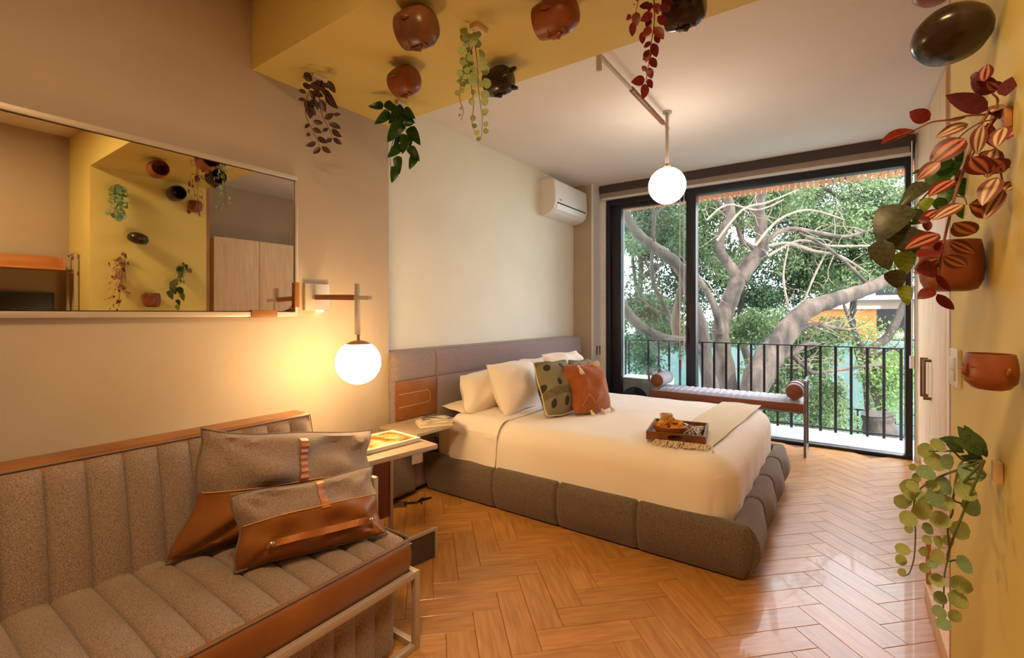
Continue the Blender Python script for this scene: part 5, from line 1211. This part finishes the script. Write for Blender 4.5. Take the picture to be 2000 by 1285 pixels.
# left tree with arcs (through the glass)
t3 = thing('tree', tbase(1345, 7.6), 'dark tree with arching limbs seen through the left glass pane', 'tree', 'trees beyond the balcony')
D = 7.6; v_g = V0 + F * (H - GZ) / D
limb(t3, [(1408, v_g, 18), (1395, 800, 15), (1382, 730, 14), (1376, 680, 13), (1368, 630, 12), (1352, 590, 12), (1345, 550, 12)], D, 'trunk', 'bark_dark', 12)
s3 = limb(t3, [(1346, 552, 11), (1326, 522, 11), (1306, 502, 11), (1272, 478, 10), (1245, 456, 9.5), (1226, 425, 8), (1222, 395, 6), (1224, 350, 5)], D, mat='bark_dark')
s3 += limb(t3, [(1278, 482, 5), (1276, 450, 4), (1278, 420, 4), (1272, 400, 3)], D, mat='bark_dark')
s3 += limb(t3, [(1278, 422, 3), (1292, 408, 3), (1310, 395, 2.5)], D, mat='bark_dark')
s3 += limb(t3, [(1380, 690, 11), (1340, 668, 10), (1300, 662, 10), (1262, 645, 10), (1238, 625, 10), (1218, 600, 10), (1205, 570, 9)], D, mat='bark_dark')
s3 += limb(t3, [(1325, 665, 9), (1318, 630, 8), (1324, 590, 7), (1332, 550, 6), (1330, 520, 5)], 7.9)
s3 += limb(t3, [(1322, 655, 5), (1306, 615, 4.5), (1285, 575, 4), (1275, 545, 4), (1273, 500, 3), (1276, 460, 3)], 8.2)
s3 += limb(t3, [(1306, 615, 3), (1270, 600, 2.5), (1240, 560, 2)], 8.2)
twig_bunch(t3, s3, 60, .7, .009, 'bark_dark')
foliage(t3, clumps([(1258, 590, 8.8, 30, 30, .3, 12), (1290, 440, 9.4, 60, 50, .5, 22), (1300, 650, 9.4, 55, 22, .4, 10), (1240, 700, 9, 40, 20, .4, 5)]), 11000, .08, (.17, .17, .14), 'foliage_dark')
# right thin dark tree
t4 = thing('tree', tbase(1715, 10.5), 'thin dark tree rising at the right edge of the view', 'tree', 'trees beyond the balcony')
D = 10.5; v_g = V0 + F * (H - GZ) / D
limb(t4, [(1738, v_g, 14), (1730, 850, 14), (1722, 800, 9), (1702, 745, 8), (1692, 710, 8), (1700, 685, 8), (1732, 660, 8), (1750, 630, 7), (1765, 595, 6), (1785, 560, 5)], D, 'trunk', 'bark_dark', 10)
s4 = limb(t4, [(1695, 705, 5), (1680, 670, 5), (1664, 635, 4), (1652, 605, 3), (1645, 585, 2)], D, mat='bark_dark')
s4 += limb(t4, [(1695, 708, 4, 10.4), (1720, 690, 3, 10.2), (1745, 680, 3, 10), (1760, 690, 2, 10)], D)
s4 += limb(t4, [(1692, 712, 3), (1725, 725, 2.5), (1760, 718, 2)], 10.4)
twig_bunch(t4, s4, 26, .8, .010)
foliage(t4, [list(p[:3]) for p in s4[-10:]] + clumps([(1740, 760, 10.6, 28, 55, .5, 24), (1700, 655, 11, 40, 14, .4, 6), (1640, 830, 10.6, 40, 20, .4, 5)]), 5500, .085, (.24, .24, .24), 'foliage_lime')
# stump in the court
st = thing('tree_stump', tbase(1715, 9.0), 'cut stump with rough bark below the balcony at the right', 'tree')
D = 9.0
limb(st, [(1725, V0 + F * (H - GZ) / D, 34), (1722, 880, 30), (1716, 825, 26), (1714, 808, 27)], D, 'trunk', 'bark_dark', 12)
# upper canopies behind
for (lab, regs, n, mt, size, sp) in (
    ('broad leafy tree filling the upper right of the window view', [(1660, 400, 12.5, 110, 60, 1.2, 44), (1690, 500, 12.5, 80, 50, 1.0, 30), (1610, 540, 13, 70, 30, .8, 22), (1560, 470, 13, 50, 60, .8, 18), (1760, 420, 12, 50, 120, .8, 24)], 42000, 'foliage', .10, (.30, .30, .19)),
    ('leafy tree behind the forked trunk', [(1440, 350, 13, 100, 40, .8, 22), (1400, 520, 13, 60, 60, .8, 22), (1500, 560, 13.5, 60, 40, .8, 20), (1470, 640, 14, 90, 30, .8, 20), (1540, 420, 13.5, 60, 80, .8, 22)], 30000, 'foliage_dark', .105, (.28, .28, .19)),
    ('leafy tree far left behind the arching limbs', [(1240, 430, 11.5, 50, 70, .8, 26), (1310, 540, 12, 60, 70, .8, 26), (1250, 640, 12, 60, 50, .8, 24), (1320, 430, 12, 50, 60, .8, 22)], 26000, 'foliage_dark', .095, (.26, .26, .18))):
    u0, v0_, D0_ = regs[0][0], regs[0][1], regs[0][2]; tt = thing('tree', tbase(u0, D0_), lab, 'tree', 'trees beyond the balcony'); vg = V0 + F * (H - GZ) / D0_
    sN = limb(tt, [(u0 + 40, vg, 7), (u0 + 34, 760, 7), (u0 + 6, 640, 6), (u0 + 12, 520, 5), (u0, 400, 4), (u0 + 6, 300, 3)], D0_, 'trunk', 'bark_dark', 10)
    sN2 = []
    for k in range(6): 
        p = sN[12 + k * 2]; q = Vector(p[:3]); d = Vector((TW.uniform(-1, 1), TW.uniform(-.5, .5), .7)).normalized(); pts = [q, q + d * .8, q + d * 1.7 + Vector((0, 0, .3)), q + d * 2.6 + Vector((0, 0, .3))]
        build('branch', MB().tube(pts, [.06, .045, .03, .01], 7), 'bark_dark', tt, smooth=True); sN2 += [list(x) for x in pts]
    twig_bunch(tt, [x + [0] for x in sN2], 30, 1.2, .012, 'bark')
    foliage(tt, clumps(regs), n, size, sp, mt)
# low shrubs in the court
for k, (u, v, D, n) in enumerate(((1470, 790, 11, 2600), (1600, 745, 12, 2600), (1250, 740, 10.5, 2200))):
    q = pD(u, v, D); sb = thing('shrub', (q.x, q.y, GZ), ['leafy shrub in the court below the leaning tree', 'leafy shrub in front of the courtyard fence', 'dark shrub in the court at the far left'][k], 'shrub', 'shrubs in the court')
    build('stems', MB().tube([(q.x, q.y, GZ), (q.x + .1, q.y, GZ + .7)], [.04, .02], 6).tube([(q.x, q.y, GZ), (q.x - .2, q.y, GZ + .8)], [.03, .015], 6), 'bark_dark', sb)
    foliage(sb, [[q.x + TW.uniform(-.5, .5), q.y + TW.uniform(-.3, .3), GZ + TW.uniform(.3, 1.9)] for _ in range(14)], n, .09, (.25, .25, .22), 'foliage')
